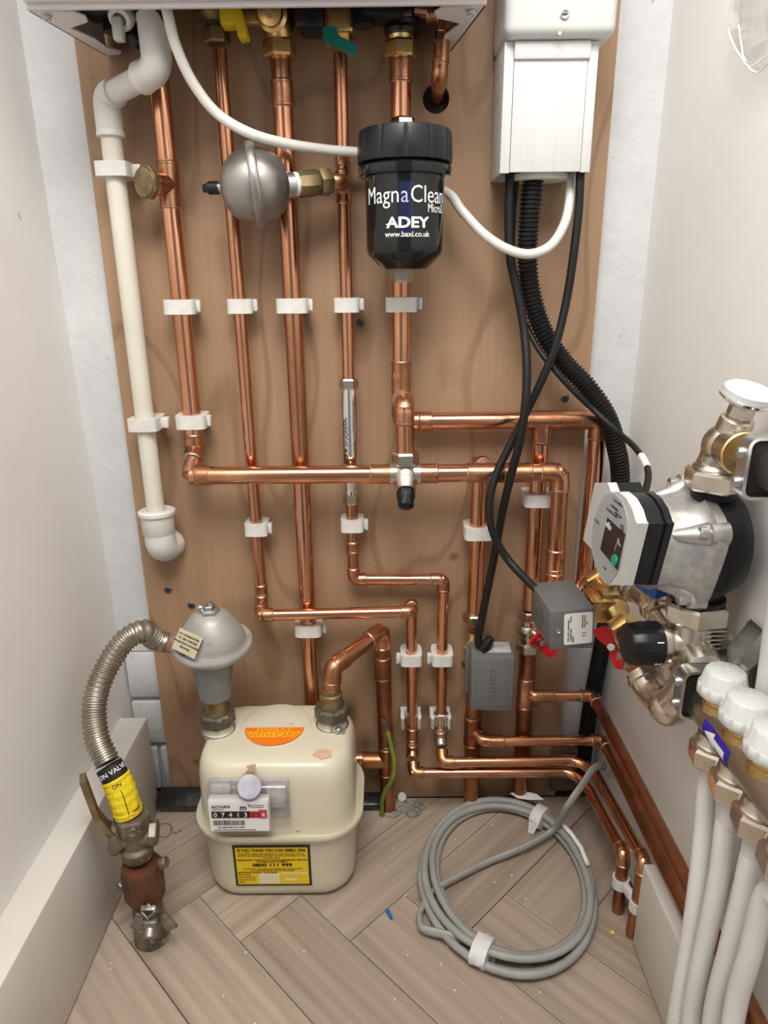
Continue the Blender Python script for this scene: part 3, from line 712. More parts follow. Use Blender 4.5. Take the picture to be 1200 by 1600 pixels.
def iso_valve(c, axis, out, label, hcol, r=r22, tilt=None, loc=None):
    t = thing('isolating_valve', label, 'valve', c)
    c, axis, out = V(c), V(axis).normalized(), V(out).normalized()
    nut(t, c + axis * .018, axis, .0165, .014, NICKEL); nut(t, c - axis * .032, axis, .0165, .014, NICKEL)
    b = MB().cyl(c - axis * .02, c + axis * .02, .0125); b.sphere(c, .0155); b.cyl(c, c + out * .024, .0085); b.hexn(c + out * .019, out, .0085, .006)
    b.build('body', NICKEL, t)
    hc = c + out * .026
    x = (V(tilt) - out * V(tilt).dot(out)).normalized(); y = out.cross(x)
    # butterfly handle: a bow tie plate with two upturned wings
    h = MB(); pr = []
    prof = [(-.026, .004), (-.024, .010), (-.012, .0105), (-.006, .0075), (.006, .0075), (.012, .0105), (.024, .010), (.026, .004), (.026, -.004), (.024, -.010), (.012, -.0105), (.006, -.0075), (-.006, -.0075), (-.012, -.0105), (-.024, -.010), (-.026, -.004)]
    def pl(dz): return [hc + x * a + y * bb + out * (dz + max(0, abs(a) - .009) * .55) for a, bb in prof]
    n = len(prof); L = [pl(0), pl(.0042)]; b0 = len(h.v)
    h.v += [*L[0], *L[1]]
    for lay, flip in ((0, 1), (1, 0)):
        for i in range(7):
            f = (b0 + lay * n + i, b0 + lay * n + i + 1, b0 + lay * n + n - 2 - i, b0 + lay * n + n - 1 - i); h.face(*(f[::-1] if flip else f))
    for i in range(n): h.face(b0 + i, b0 + (i + 1) % n, b0 + n + (i + 1) % n, b0 + n + i)
    h.build('handle', hcol, t, sharp=30)
    MB().hexn(hc + out * .004, out, .0048, .0035).build('handle_nut', ZINC, t)
    return t
zv = P(828, 985, YC).z
iso_valve((XG, YC, zv), U_, V((.38, -.92, -.12)), 'nickel valve with red butterfly handle on pipe left of the grey labelled box', RED, tilt=V((.75, 0, -.66)))

# ------------------------------------------------------------------ boiler
def boiler():
    t = thing('boiler', 'white wall hung boiler across the top, seen from underneath', 'boiler', (-.11, -.09, .985))
    x0, x1, yf, zb, zt = -.321, .095, -.141, .995, 1.32
    b = MB()
    b.box(((x0 + x1) / 2, yf + .0015, (zb + zt) / 2), (x1 - x0, .003, zt - zb), .001)
    b.box(((x0 + x1) / 2, yf + .003, zb + .0012), (x1 - x0 - .006, .004, .0022), .0006)
    b.box(((x0 + x1) / 2 + .0005, yf - .0045, zb + .004 + .15), (x1 - x0 + .001, .008, .30), .002)
    b.box(((x0 + x1) / 2, -.072, zt), (x1 - x0, .136, .003))
    b.build('front_case', WENAM, t)
    for s, xw in ((-1, x0), (1, x1)):
        xb = xw - s * .020
        k = MB().prism([(xw, yf + .004, zb), (xb, -.006, zb), (xb, -.006, zt), (xw, yf + .004, zt)], (-s * .0015, 0, 0))
        # bottom flange with notched free edge
        w_ = -s
        k.prism([(xw, yf + .004, zb), (xb, -.006, zb), (xb + w_ * .016, -.008, zb), (xb + w_ * .022, -.018, zb), (xb + w_ * .012, -.030, zb), (xb + w_ * .010, -.060, zb), (xw + w_ * .018, yf + .050, zb), (xw + w_ * .042, yf + .034, zb), (xw + w_ * .046, yf + .020, zb), (xw + w_ * .040, yf + .008, zb)], (0, 0, .0014))
        k.build('side_panel', WENAM, t, sharp=30)
        sx = xw - s * .012
        MB().lathe((sx, yf + .014, zb + .0005), D_, [(.0052, 0), (.0052, .0012), (.0036, .0018), (.0036, .0042), (.0026, .005), (.0015, .0038)], 18).build('screw', ZINC, t)
    i = MB(); i.box(((x0 + x1) / 2, -.072, 1.075), (x1 - x0 - .044, .126, .004)); i.box(((x0 + x1) / 2, -.006, 1.13), (x1 - x0 - .05, .004, .10))
    i.build('chassis', DARK, t)
    # flexible black and grey bits hanging in the open base
    h = MB()
    h.box((-.279, -.070, 1.030), (.034, .040, .040), .006); h.cyl((-.270, -.060, 1.000), (-.270, -.060, 1.05), .011); h.tube(fillet([(-.258, -.040, 1.065), (-.258, -.040, 1.005), (-.248, -.036, .994), (-.248, -.03, 1.03)], .01), .008, 16)
    h.build('black_trap', BLACK, t)
    h = MB(); h.box((-.272, -.112, 1.030), (.034, .02, .020), .003); h.build('grey_plug', ACT, t)
    h = MB(); h.lathe((-.2535, -.082, 1.0085), V((-.1, -.75, -.65)), [(.010, -.022), (.010, -.012), (.0125, -.008), (.0125, .006), (.0105, .010), (.0065, .010), (.0055, .002)], 24); h.box((-.2575, -.086, .995), (.010, .012, .020), .002)
    h.build('drain_nozzle', WPVC, t)
    # flow and return manifold blocks
    h = MB().cyl((XD + .026, -.05, 1.006), (XD + .026, -.05, 1.066), .012); h.box((XE - .020, -.045, 1.036), (.044, .036, .05), .005); h.build('black_manifold', BLACK, t)
    MB().box((XD - .028, -.045, 1.029), (.026, .04, .055), .005).build('black_manifold', BLACK, t)
boiler()
def top_valve(x, y, label, ztop=1.06, zb=.985, r=.0158, lever=None, body=.0175, m=BRASS):
    t = thing('isolating_valve', label, 'valve', (x, y, zb))
    nut(t, (x, y, zb), U_, r, .016, m, .25)
    MB().lathe((x, y, zb), U_, [(r * .78, .012), (r * .8, .020), (body, .026), (body, .046), (r * .75, .052), (r * .75, ztop - zb)], 26).build('body', m, t)
    if lever == 'yellow':
        MB().lathe((x - .004, y - .012, zb + .036), V((-.1, -1, -.15)), [(.0165, 0), (.0165, .006), (.013, .008), (.012, .014), (.006, .015), (.005, .018)], 26).build('spindle', m, t)
        MB().box((x - .026, y - .010, zb + .034), (.024, .011, .014), .002).build('side_port', m, t)
        k = MB().box((x - .0455, y - .020, zb + .031), (.020, .022, .018), .002); k.box((x - .0355, y - .022, zb + .023), (.010, .020, .026), .002, Matrix.Rotation(R_(-12), 3, 'Y')); k.build('lever', YELLOW, t)
    if lever == 'green':
        MB().box((x, y - .016, zb + .022), (.030, .012, .026), .002).build('yoke', m, t)
        k = MB().prism([V((x - .016, y - .026, zb + .010)), V((x - .003, y - .026, zb + .011)), V((x + .002, y - .026, zb + .002)), V((x + .020, y - .026, zb - .006)), V((x + .017, y - .026, zb - .015)), V((x + .004, y - .026, zb - .010)), V((x - .015, y - .026, zb - .002))], (0, -.0055, 0)); k.build('lever', GREEN, t)
    return t
top_valve(XA + .003, YC, 'brass union half hidden behind white waste elbow under boiler', r=.016)
top_valve(XB - .004, YC, 'dull brass union on second pipe from left under boiler', zb=.999, r=.0135, m=DBRASS)
top_valve(XC, YC - .002, 'brass gas valve with yellow lever under the boiler', zb=.985, r=.018, lever='yellow')
top_valve(XD, YC, 'brass valve with green lever under the boiler', zb=.994, r=.0145, lever='green')
top_valve(XE, YC, 'brass union with black plastic collar under boiler, rightmost', zb=.984, r=.0175)
ub = thing('return_elbow', 'ribbed black plastic elbow above the brass union under boiler', 'fitting', (XE, -.03, 1.0))
MB().tube([(XE + .001, YC - .004, 1.004 + .0035 * k) for k in range(18)], lambda i: .0195 if i % 2 else .0178, 28).build('collar', BLACK, ub)
MB().box((XE + .001, -.0515, 1.016), (.020, .004, .003), .0008).build('grip_line', ACT, ub)

# ------------------------------------------------------------------ magnetic filter
def magna():
    cx, cy = .0225, -.0895; zt, zb = .903, .775
    t = thing('magnetic_filter', 'black magnetic filter canister with white lettering in the upper middle', 'filter', (cx, cy, zb))
    zl = P(630, 255, -.137).z
    body = [(.010, zb - .005), (.024, zb - .004), (.0260, zb - .002), (.0385, zb + .010), (.0402, zb + .014), (.0405, zb + .020), (.0408, zb + .088), (.0405, zl - .007), (.047, zl - .0065), (.0482, zl - .002), (.0482, zl + .002), (.046, zl + .004)]
    cn = MB().lathe((cx, cy, 0), U_, body, 64).build('canister', BLACKG, t)
    loops = []; N = 144
    for r, z in ((.046, zl + .005), (.0485, zl + .006), (.0488, zl + .012), (.0478, zt - .004), (.0465, zt - .001), (.044, zt), (.010, zt + .0008)):
        L = []
        for k in range(N):
            g = 1 if not (zl + .010 < z < zt - .002) else (1 - (.030 if k % 12 == 0 else 0))
            a = 2 * math.pi * k / N; L.append((cx + r * g * math.cos(a), cy + r * g * math.sin(a), z))
        loops.append(L)
    MB().rings(loops).build('screw_collar', BLACK, t, sharp=28)
    MB().cyl((cx, cy + .02, zt - .013), (cx, cy + .052, zt - .013), .011).build('inlet', BLACK, t)
    def warp(z0, a0):
        R = .0409
        return lambda u, v, h: V((cx + math.sin(a0 + u / R) * (R + h + .0002), cy - math.cos(a0 + u / R) * (R + h + .0002), z0 + v))
    z1 = P(632, 304, -.130).z; z2 = P(640, 348, -.130).z; z3 = P(632, 366, -.130).z; z4 = P(678, 322, -.122).z
    n = MB(); zz0, zz1 = zb + .030, zl - .015; A = [-.17 + .34 * k / 8 for k in range(9)]
    n.rings([[V((cx + math.sin(a) * r_, cy - math.cos(a) * r_, z)) for a in A] for r_, z in ((.0409, zz0), (.0409, zz1))], False, False, False)
    n.build('window_strip', NAVY, cn)
    a = -.02
    tx('Magn', .0165, 0 * X_, X_, Z_, WHITE, cn, warp=warp(z1, a - .0052 / .0409), align='RIGHT', sx=.86, bold=-.006)
    tx('a', .0165, 0 * X_, X_, Z_, LILAC, cn, warp=warp(z1, a - .0003 / .0409), sx=.86, bold=-.006)
    tx('Clean', .0165, 0 * X_, X_, Z_, WHITE, cn, warp=warp(z1, a + .0048 / .0409), align='LEFT', sx=.86, bold=-.006)
    tx('Micro2', .0085, 0 * X_, X_, Z_, WHITE, cn, warp=warp(z4 - .002, .86), sx=.72, bold=-.004)
    tx('ADEY', .0100, 0 * X_, X_, Z_, WHITE, cn, warp=warp(z2, .05), sx=1.25, bold=.045)
    MB().tube([warp(z2 - .0012, .05)(u, 0, .0001) for u in np.linspace(-.0225, -.015, 6)], .0006, 6).build('logo_bar', WHITE, cn)
    tx('www.baxi.co.uk', .0053, 0 * X_, X_, Z_, WHITE, cn, warp=warp(z3, .04), bold=.012)
magna()

# ------------------------------------------------------------------ mini expansion vessel
def vessel():
    c = P(399, 291, -.069); t = thing('expansion_vessel', 'grey metal ball shaped shock arrestor vessel with a seam flange', 'vessel', c - V((0, 0, .04)))
    ax = V((1, -.06, .02)).normalized(); R = .0372
    prof = []
    for k in range(15):
        a = math.pi * k / 14; prof.append((R * math.sin(a) ** .75, -R * .96 * math.cos(a)))
    MB().lathe(c, ax, prof, 48).build('shell', VESSEL, t)
    ax2 = V((1, .16, .10)).normalized()
    MB().lathe(c, ax2, [(.0360, -.0052), (.0440, -.0048), (.0452, -.0035), (.0455, 0), (.0452, .0035), (.0440, .0048), (.0360, .0052)], 56).build('seam_flange', VESSEL, t)
    l = c - ax * R * .94
    MB().lathe(l, -ax, [(.006, 0), (.0052, .002), (.0052, .007)], 16).build('stem', ZINC, t)
    MB().lathe(l - ax * .005, -ax, [(.0068, 0), (.0068, .010), (.0056, .0115), (.0045, .013), (.004, .0165)], 20).build('valve_cap', BLACK, t)
    zt = P(530, 284, -.049).z - .002
    e = V((XD - .012, -.049, zt + .002)); s = c + ax * R * .93; d = (e - s).normalized(); L = (e - s).length
    MB().lathe(s, d, [(.0125, -.002), (.0125, .006), (.0105, .008)], 24).build('threaded_spigot', ZINC, t)
    MB().lathe(s + d * .008, d, [(.0112, -.001), (.0122, .001), (.0118, .0035), (.0112, .004)], 24).build('jointing_tape', WPVC, t)
    b = MB().hexn(s + d * .011, d, .0138, L * .48, .26, 8); b.hexn(s + d * (.011 + L * .5), d, .0142, L * .27, .4); b.build('brass_adaptor', DBRASS, t)
vessel()

# ------------------------------------------------------------------ trunking + cables
def trunking():
    t = thing('cable_trunking', 'white vertical cable trunking on upper right of the board', 'trunking', (.173, -.035, .865))
    x0, x1, yf, zb = .1235, .2185, -.070, .866
    b = MB(); zt = P(865, 58, -.08).z - .0006
    for s, x in ((1, x0), (-1, x1)):
        b.box((x + s * .0012, yf / 2, (zb + zt) / 2), (.0024, -yf - .001, zt - zb), .0005)
        b.box((x + s * .0050, yf + .0012, (zb + zt) / 2), (.0100, .0024, zt - zb), .0006)
    b.box(((x0 + x1) / 2, -.0016, (zb + zt) / 2), (x1 - x0, .003, zt - zb))
    b.build('base', TRUNK, t)
    b = MB().box(((x0 + x1) / 2, yf + .0010, (zb + zt) / 2 + .0008), (x1 - x0 - .0208, .0030, zt - zb), .0006); b.build('lid', TRUNK, t)
    b = MB().lathe(((x0 + x1) / 2, -.040, zb - .0045), U_, [(.030, 0), (.033, .002), (.033, .006)], 40)
    for v in b.v: v.y = -.040 + (v.y + .040) * .75
    b.build('end_plug', WPVC, t)
    z1 = P(865, 58, -.08).z
    MB().box(((x0 + x1) / 2 + .0005, yf - .0018, z1 - .0088), (x1 - x0 - .018, .004, .016), .0015).build('joint_cover', TRUNK, t)
    c = thing('fused_switch_box', 'white plastic electrical box with rounded corners above the trunking', 'electrical box', (.176, -.045, z1))
    MB().box(((.176), -.043, z1 + .145), (.110, .085, .29), .009, None, 4).build('cover', PUMPW, c)
    sp = P(882, 23, -.0855)
    s = MB().lathe(sp, FW, [(.0045, -.001), (.0045, .0012), (.0036, .0018), (.002, .0012)], 20); s.mi(1).box(sp + V((0, -.0020, 0)), (.005, .0006, .0009)); s.build('screw', [ZINC, DARK], c)
    MB().lathe(P(873, 54, -.080), FW, [(.0022, 0), (.0018, .004)], 12).build('latch_pin', ZINC, c)
trunking()
def cable(pts, r, m, label, name='cable', seg=14, n=10, cat='cable', rf=None, flat=1, hint=None):
    p = smooth(pts, n); return MB().tube(p, rf or r, seg, True, flat, hint).build(name, m, None, label=label, cat=cat)
cable([(P(258, 2, -.118)), P(263, 26, -.118), P(276, 75, -.110), P(302, 130, -.098), P(340, 178, -.090), P(392, 209, -.088), P(450, 225, -.070), P(510, 234, -.050), P(556, 238, -.041), P(582, 243, -.034), V((.022, -.0290, .862)), P(696, 300, -.037), P(722, 330, -.053), P(755, 365, -.066), P(792, 389, -.0735), P(828, 397, -.0745), P(860, 384, -.070), P(881, 352, -.062), P(890, 315, -.052), P(892, 270, -.040)], .0052, WCABLE, 'thick white cable looping from boiler behind black filter up into the trunking', seg=16)
# black corrugated conduit
def ribbed(pts, r, pitch, m, label, name, cat, amp=.09, seg=18, parent=None):
    p = smooth(pts, 24); L = [0]
    for i in range(1, len(p)): L.append(L[-1] + (p[i] - p[i - 1]).length)
    n = int(L[-1] / pitch * 4); out = []; j = 0
    for i in range(n + 1):
        s = L[-1] * i / n
        while j < len(L) - 2 and L[j + 1] < s: j += 1
        out.append(p[j].lerp(p[j + 1], (s - L[j]) / max(1e-9, L[j + 1] - L[j])))
    sh = (1, 1, 1 - amp * 2, 1 - amp * 2)
    b = MB().tube(out, lambda i: r * sh[i % 4], seg)
    kw = dict(label=label, cat=cat) if label else {}
    return b.build(name, m, parent, **kw)
ribbed([P(834, 268, -.042), P(828, 330, -.044), P(824, 400, -.044), P(830, 460, -.044), P(850, 520, -.046), P(880, 565, -.048), P(915, 602, -.052), P(945, 645, -.055), P(962, 695, -.05), P(969, 760, -.038), P(958, 900, -.024), P(942, 1000, -.012), P(922, 1110, -.003), P(909, 1205, .002)], .0118, .0046, RUBBER, 'black corrugated conduit running from trunking down behind the pump', 'conduit', 'conduit')
g1 = V((.1255 + .0108, -.066, .2945 + .017))
cable([P(907, 266, -.058), P(904, 330, -.060), P(896, 400, -.063), P(885, 470, -.066), P(868, 540, -.072), P(846, 595, -.073), P(822, 645, -.073), P(800, 690, -.074), P(778, 735, -.080), P(766, 775, -.088), P(766, 815, -.094), P(778, 850, -.098), P(800, 882, -.108), P(832, 915, -.135), P(848, 930, -.150)], .0048, RUBBER, 'black cable crossing to left then curling into the grey box with white label')
cable([P(797, 266, -.05), P(795, 330, -.05), P(797, 400, -.052), P(808, 455, -.056), P(818, 510, -.062), P(823, 570, -.076), P(821, 630, -.087), P(812, 690, -.090), P(798, 745, -.086), P(785, 800, -.076), P(772, 870, -.069), P(758, 940, -.068), P(747, 1000, -.066), V((.1262, -.066, .297))], .0050, RUBBER, 'black cable dropping straight into the top of the lower grey actuator')
cb = thing('cable', 'thin black cable slanting right from trunking to the top of the pump', 'cable', P(900, 610, -.07))
pp = [P(808, 266, -.045), P(802, 330, -.034), P(801, 420, -.030), P(815, 490, -.034), P(838, 540, -.050), P(868, 580, -.066), P(900, 615, -.074), P(930, 643, -.080), P(965, 675, -.105), P(990, 697, -.14), P(1008, 722, -.18), P(1013, 745, -.215), P(1006, 775, -.245), P(1000, 790, -.255)]
MB().tube(smooth(pp, 10), .0034, 12).build('sheath', RUBBER, cb)
q = smooth(pp, 10); MB().tube(q[96:105], .0037, 12).build('marker_band', WHITE, cb, label='white band')

# ------------------------------------------------------------------ white waste pipe
def waste():
    t = thing('condensate_pipe', 'white plastic waste pipe dropping down the left edge of the board', 'pipe', (-.296, -.03, .42))
    x, y = -.2965, -.032; p0, p1 = P(247, 108, -.088), P(170, 152, -.032); p1 = V((x, y, p1.z)); d = (p1 - p0).normalized()
    zc = P(250, 800, y).z
    MB().cyl(p0 + V((-.001, .004, .018)), p0 + V((-.001, .004, .07)), .0152).build('connector', mat('navy_rubber', (.02, .024, .04), rough=.4), t)
    b = MB().tube(fillet([p0 + V((-.002, .003, .046)), p0, p0 + d * .026], .018, 10), .0148, 28); b.lathe(p0 + d * .022, d, [(.0148, 0), (.0156, .002), (.0156, .006), (.0125, .0065)], 28); b.build('elbow', WPVC, t)
    MB().tube([p0, p1], .0118, 28).build('pipe', WPVC, t)
    b = MB().tube(fillet([p1 - d * .018, p1, V((x, y, p1.z - .038))], .014, 10), .0142, 28); b.lathe(V((x, y, p1.z - .038)), U_, [(.012, -.001), (.0150, 0), (.0150, .004), (.0142, .006)], 28); b.build('elbow', WPVC, t)
    MB().cyl((x, y, p1.z - .03), (x, y, zc - .02), .0112, None, 28).build('pipe', CPVC, t, label='cream length of pipe')
    MB().lathe((x + .001, y, 0), U_, [(.0185, zc - .03), (.0205, zc - .027), (.0205, zc - .004), (.0232, zc - .002), (.0232, zc + .002), (.0195, zc + .0035), (.0165, zc + .0015), (.0118, zc + .002)], 36).build('compression_nut', WPVC, t)
    e = V((x + .0015, y, zc - .052))
    MB().tube(fillet([e + V((0, 0, .03)), e, e + V((.005, .0265, 0))], .020, 10), .0195, 30).build('elbow', WPVC, t)
    for zz, lb in ((P(180, 263, -.045).z, 'white collar clip high on the white plastic waste pipe'), (P(235, 665, -.045).z, 'white collar clip low on the cream plastic waste pipe')):
        k = MB(); N = 36; ex, ef, eb = .0185, .0160, .0318; inn, out = [], []
        for i in range(N):
            a = 2 * math.pi * i / N; c_, s_ = math.cos(a), math.sin(a); sy = eb if s_ > 0 else ef
            rr = 1 / ((abs(c_) / ex) ** 6 + (abs(s_) / sy) ** 6) ** (1 / 6); out.append((x + c_ * rr, y + s_ * rr)); inn.append((x + c_ * .0115, y + s_ * .0115))
        lo, hi = zz - .0075, zz + .0075
        k.rings([[V((a, b_, z)) for a, b_ in pts] for pts, z in ((inn, lo), (out, lo), (out, hi), (inn, hi), (inn, lo))], False, False)
        k.box((x + .0225, y + .008, zz), (.010, .012, .013), .0015)
        k.build('pipe_clip', WPVC, None, label=lb, cat='clip', group='clips on the white waste pipe')
waste()

# ------------------------------------------------------------------ gas meter
def rrect(cx, cy, w_, d_, rc, z, n=8):
    pts = []; rc = min(rc, w_ / 2 - .001, d_ / 2 - .001)
    for sx, sy, a0 in ((1, 1, 0), (-1, 1, 90), (-1, -1, 180), (1, -1, 270)):
        for k in range(n + 1):
            a = R_(a0 + 90 * k / n); pts.append(V((cx + sx * (w_ / 2 - rc) + rc * math.cos(a), cy + sy * (d_ / 2 - rc) + rc * math.sin(a), z)))
    return pts
def meter():
    mx, my = -.1415, -.1175; W, D = .198, .143
    t = thing('gas_meter', 'cream tin gas meter standing on the floor', 'gas meter', (mx, my, 0))
    lowprof = [(-.050, 0, 0), (-.026, 0, .0015), (-.014, 0, .007), (-.008, 0, .016), (-.0055, 0, .03), (-.002, 0, .095), (.002, 0, .103)]
    MB().rings([rrect(mx, my, W + a, D + a, .040, z) for a, _, z in lowprof]).build('lower_tin', CREAM, t)
    MB().rings([rrect(mx, my, W + a, D + a, .045 + a * .5, z) for a, z in ((.002, .1025), (.016, .1035), (.0185, .1055), (.0185, .1110), (.017, .1125), (.014, .112), (.004, .107))]).build('rim', CREAM, t)
    up = [(.000, .106), (-.001, .115), (-.003, .176), (-.006, .190), (-.011, .1985), (-.018, .2040), (-.028, .2070), (-.050, .2080), (-.10, .2083)]
    MB().rings([rrect(mx, my, W + a, D + a, .040, z) for a, z in up]).build('upper_tin', CREAM, t)
    # pressed dome on the top
    dc = V((-.147, -.104, .2078))
    MB().lathe(dc, U_, [(.0470, -.0005), (.0455, .0010), (.0430, .0022), (.020, .0027), (.001, .0028)], 48).build('top_dome', CREAM, t)
    def half(rad, z0, y0, m, nm, th=.0003, ymin=-1):
        pts = []
        for k in range(25):
            a = math.pi + math.pi * k / 24; pts.append((dc.x + rad * math.cos(a), dc.y + y0 + rad * .95 * math.sin(a)))
        return MB().prism([V((a, b_, z0)) for a, b_ in pts], (0, 0, th)).build(nm, m, t)
    half(.0385, .2107, -.010, ORANGE, 'orange_sticker')
    k = MB().prism([V((dc.x + a, dc.y + b_, .21108)) for a, b_ in ((-.035, -.0195), (.035, -.0195), (.029, -.0305), (-.029, -.0305))], (0, 0, .0002)); k.build('amber_band', AMBER, t)
    tx('HANDLE', .0085, V((dc.x, dc.y - .0150, .2112)), X_, Y_, AMBER, t, bold=.02); tx('WITH CARE', .0085, V((dc.x, dc.y - .0262, .2113)), X_, Y_, ORANGE, t, bold=.02)
    # inlet and outlet spigots
    for x, y in ((-.2205, -.112), (-.0735, -.102)):
        MB().lathe((x, y, .200), U_, [(.0195, 0), (.0195, .006), (.0170, .009), (.0165, .030)], 32).build('spigot', CREAM, t)
        MB().torus((x, y, .2075), U_, .0205, .0013).build('wire_ring', ZINC, t)
    # index housing
    f = (my - D / 2)
    ic = V((-.1680, f - .006, .163))
    MB().box(ic, (.100, .022, .062), .006, None, 3).build('index_window', CLEAR, t, label='clear plastic index window')
    MB().box(ic + V((0, .007, 0)), (.094, .005, .056), .002).build('index_backing', GREYIN, t)
    m2 = MB()
    m2.box(ic + V((-.034, .002, .012)), (.024, .006, .026), .002); m2.box(ic + V((.033, .001, .008)), (.024, .007, .030), .002); m2.build('mechanism', GREYIN, t)
    lc = P(389, 1230, f - .020)
    MB().lathe(lc, V((0, -1, .55)), [(.0160, -.012), (.0160, .002), (.0148, .0040), (.010, .0052), (.001, .0055)], 36).build('window_lens', CLEAR, t)
    MB().lathe(lc + V((0, .004, -.002)), V((0, -1, .55)), [(.0138, 0), (.0138, .003)], 28).build('lens_disc', mat('lens_disc_grey', (.74, .74, .76), (.52, .52, .68), .4, scale=60), t)
    pc = P(373, 1275, f - .0215); yd = V((0, -.10, 1)).normalized()
    cs = MB().box(pc + V((.0005, .006, 0)), (.073, .013, .044), .002, None, 2); cs = cs.build('index_case', mat('clear_grey_case', (.60, .58, .57), rough=.15, coat=.5), t, label='grey meter reading case')
    xd = X_; pf = pc + V((.0005, -.0008, 0))
    yd = Z_
    sticker(pf, xd, yd, .070, .042, PAPER, cs, name='index_plate', th=.0006)
    n = xd.cross(yd); o = pf + n * .0007
    sticker(o + X_ * -.0090 + Z_ * .0035, xd, yd, .046, .0095, INK, cs, name='counter', off=.0001); sticker(o + X_ * .0235 + Z_ * .0035, xd, yd, .0190, .0095, REDIDX, cs, name='red_counter', off=.0001)
    sticker(o + X_ * .0290 + Z_ * .0045, xd, yd, .0095, .0120, REDIDX, cs, name='last_wheel', off=.0004)
    for i, ch in enumerate('07413'): tx(ch, .0062, o + n * .0006 + V((-.0275 + .0090 * i, 0, .0035)), xd, yd, PAPER, cs, name='digit', bold=.01)
    for i, ch in enumerate('024'): tx(ch, .0062, o + n * .0012 + V((.0178 + .0058 * i, 0, .0038)), xd, yd, INK if i < 2 else PAPER, cs, name='digit', bold=.01)
    tx('ACTARIS', .0034, o + n * .0002 + V((-.0205, 0, .0150)), xd, yd, INK, cs, bold=.02, sx=1.2); tx('m', .0080, o + n * .0002 + V((.0060, 0, .0135)), xd, yd, INK, cs, bold=.02); tx('3', .0030, o + n * .0002 + V((.0125, 0, .0165)), xd, yd, INK, cs)
    for i, (u, v, w_) in enumerate(((.022, .0165, .018), (.022, .014, .016), (-.024, .0112, .014))): sticker(o + V((u, 0, v)), xd, yd, w_, .0006, INK, cs, name='fine_print', off=.0001, th=.0002)
    bc = MB(); x = -.031
    for i in range(26):
        w_ = random.choice((.0005, .0008, .0013)); qd, nn = quad(o + V((x + w_ / 2, 0, -.0085)), xd, yd, w_, .0070, .0002, .0001); bc.prism(qd, nn); x += w_ + random.choice((.0005, .0007, .0009))
    bc.build('barcode', INK, cs)
    tx('G4 A0641958 06 01 2003', .0022, o + n * .0002 + V((-.010, 0, -.0150)), xd, yd, INK, cs, bold=.01)
    sticker(o + V((-.006, 0, -.0190)), xd, yd, .050, .0007, INK, cs, name='fine_print', off=.0001, th=.0002)
    # emergency label on the lower tin
    yd = V((0, -.00175, .065)).normalized(); lo = V((-.1480, f + .0012, .0585))
    lw, lh = .097, .066
    n = X_.cross(yd)
    eb = sticker(lo, X_, yd, lw, lh, INK, t, name='emergency_label_border', th=.0006)
    sticker(lo, X_, yd, lw - .006, lh - .006, LABELY, eb, name='emergency_label', off=.0007, th=.0003)
    e = lo + n * .0011
    def ln(s, h, v, u=0, b_=.0, m=INK, sx=1, al='CENTER'): tx(s, h, e + X_ * u + yd * v, X_, yd, m, eb, bold=b_, sx=sx, align=al)
    ln('IF YOU THINK YOU CAN SMELL GAS', .0042, .0258, b_=.03, sx=.90)
    ln('Turn off the supply at the control valve. Open doors and windows.', .0022, .0205, b_=.01, m=INKR); ln('Do NOT use naked lights. Do NOT use electrical switches on or off.', .0022, .0173, b_=.01, m=INKR); ln('Do NOT smoke.', .0022, .0141, b_=.01, m=INKR)
    ln('IMMEDIATELY CONTACT THE GAS EMERGENCY SERVICE', .0024, .0102, b_=.03, m=INKR, sx=1.05); ln('THE TELEPHONE NUMBER IS', .0022, .0073, b_=.03, m=INKR)
    ln('0800 111 999', .0050, .0020, b_=.04, sx=1.32)
    ln('Do NOT allow the supply until remedial action has been taken', .0021, -.0040, b_=.01, m=INKR); ln('by a competent person to prevent gas escapes.', .0021, -.0066, b_=.01, m=INKR)
    ln('METER EXCHANGED / TO BE READ', .0023, -.0100, -.0445, b_=.02, m=INKR, al='LEFT')
    for i, s in enumerate(('GAS SUPPLIER', 'GAS SUPPLIER NO.', 'GAS SUPPLY DATE', 'METER')): ln(s, .0019, -.0138 - .0042 * i, -.0445, m=INKR, al='LEFT')
    g = MB()
    for i in range(6):
        for j in range(5): qd, nn = quad(e + X_ * (-.0165 + .0045 * i) + yd * (-.0135 - .0034 * j), X_, yd, .0041, .0030, .0002, .0001); g.prism(qd, nn)
    for j in range(8): qd, nn = quad(e + X_ * (.0125 + .0042 * j) + yd * -.0120, X_, yd, .0034, .0024, .0002, .0001); g.prism(qd, nn)
    qd, nn = quad(e + X_ * .0225 + yd * -.0225, X_, yd, .016, .0034, .0002, .0001); g.prism(qd, nn)
    g.build('form_boxes', mat('form_box_paint', (.78, .74, .50), rough=.4), eb)
    # chipped primer patches, seal and rust bits
    for pl, nm in (([(-.064, -.1665), (-.058, -.1560), (-.048, -.1535), (-.040, -.1600), (-.041, -.1690), (-.052, -.1735)], 0), ):
        MB().prism([V((a - .030, b_, .2070)) for a, b_ in pl], (0, 0, .0012)).build('primer_patch', PRIMER, t)
    pt = [P(a, b_, f - .0001) for a, b_ in ((385, 1196), (400, 1193), (399, 1202), (396, 1210), (383, 1208), (388, 1201))]
    MB().prism(pt, (0, -.0012, 0)).build('primer_patch', PRIMER, t)
    s = V((-.066, -.1205, .2125))
    w_ = MB(); w_.torus(s, V((.2, -1, .3)), .0075, .0012, 20, 6); w_.torus(s + V((.004, 0, -.001)), V((-.5, -1, .5)), .0065, .0011, 20, 6); w_.sphere(s + V((.002, -.003, 0)), .0042); w_.build('seal_wire', ZINC, t)
meter()
def meter_union(x, y, label, m):
    t = thing('meter_union', label, 'fitting', (x, y, .214))
    MB().hexn((x, y, .2175), U_, .0225, .019, .15, 8).build('nut', m, t, sharp=25)
    return t
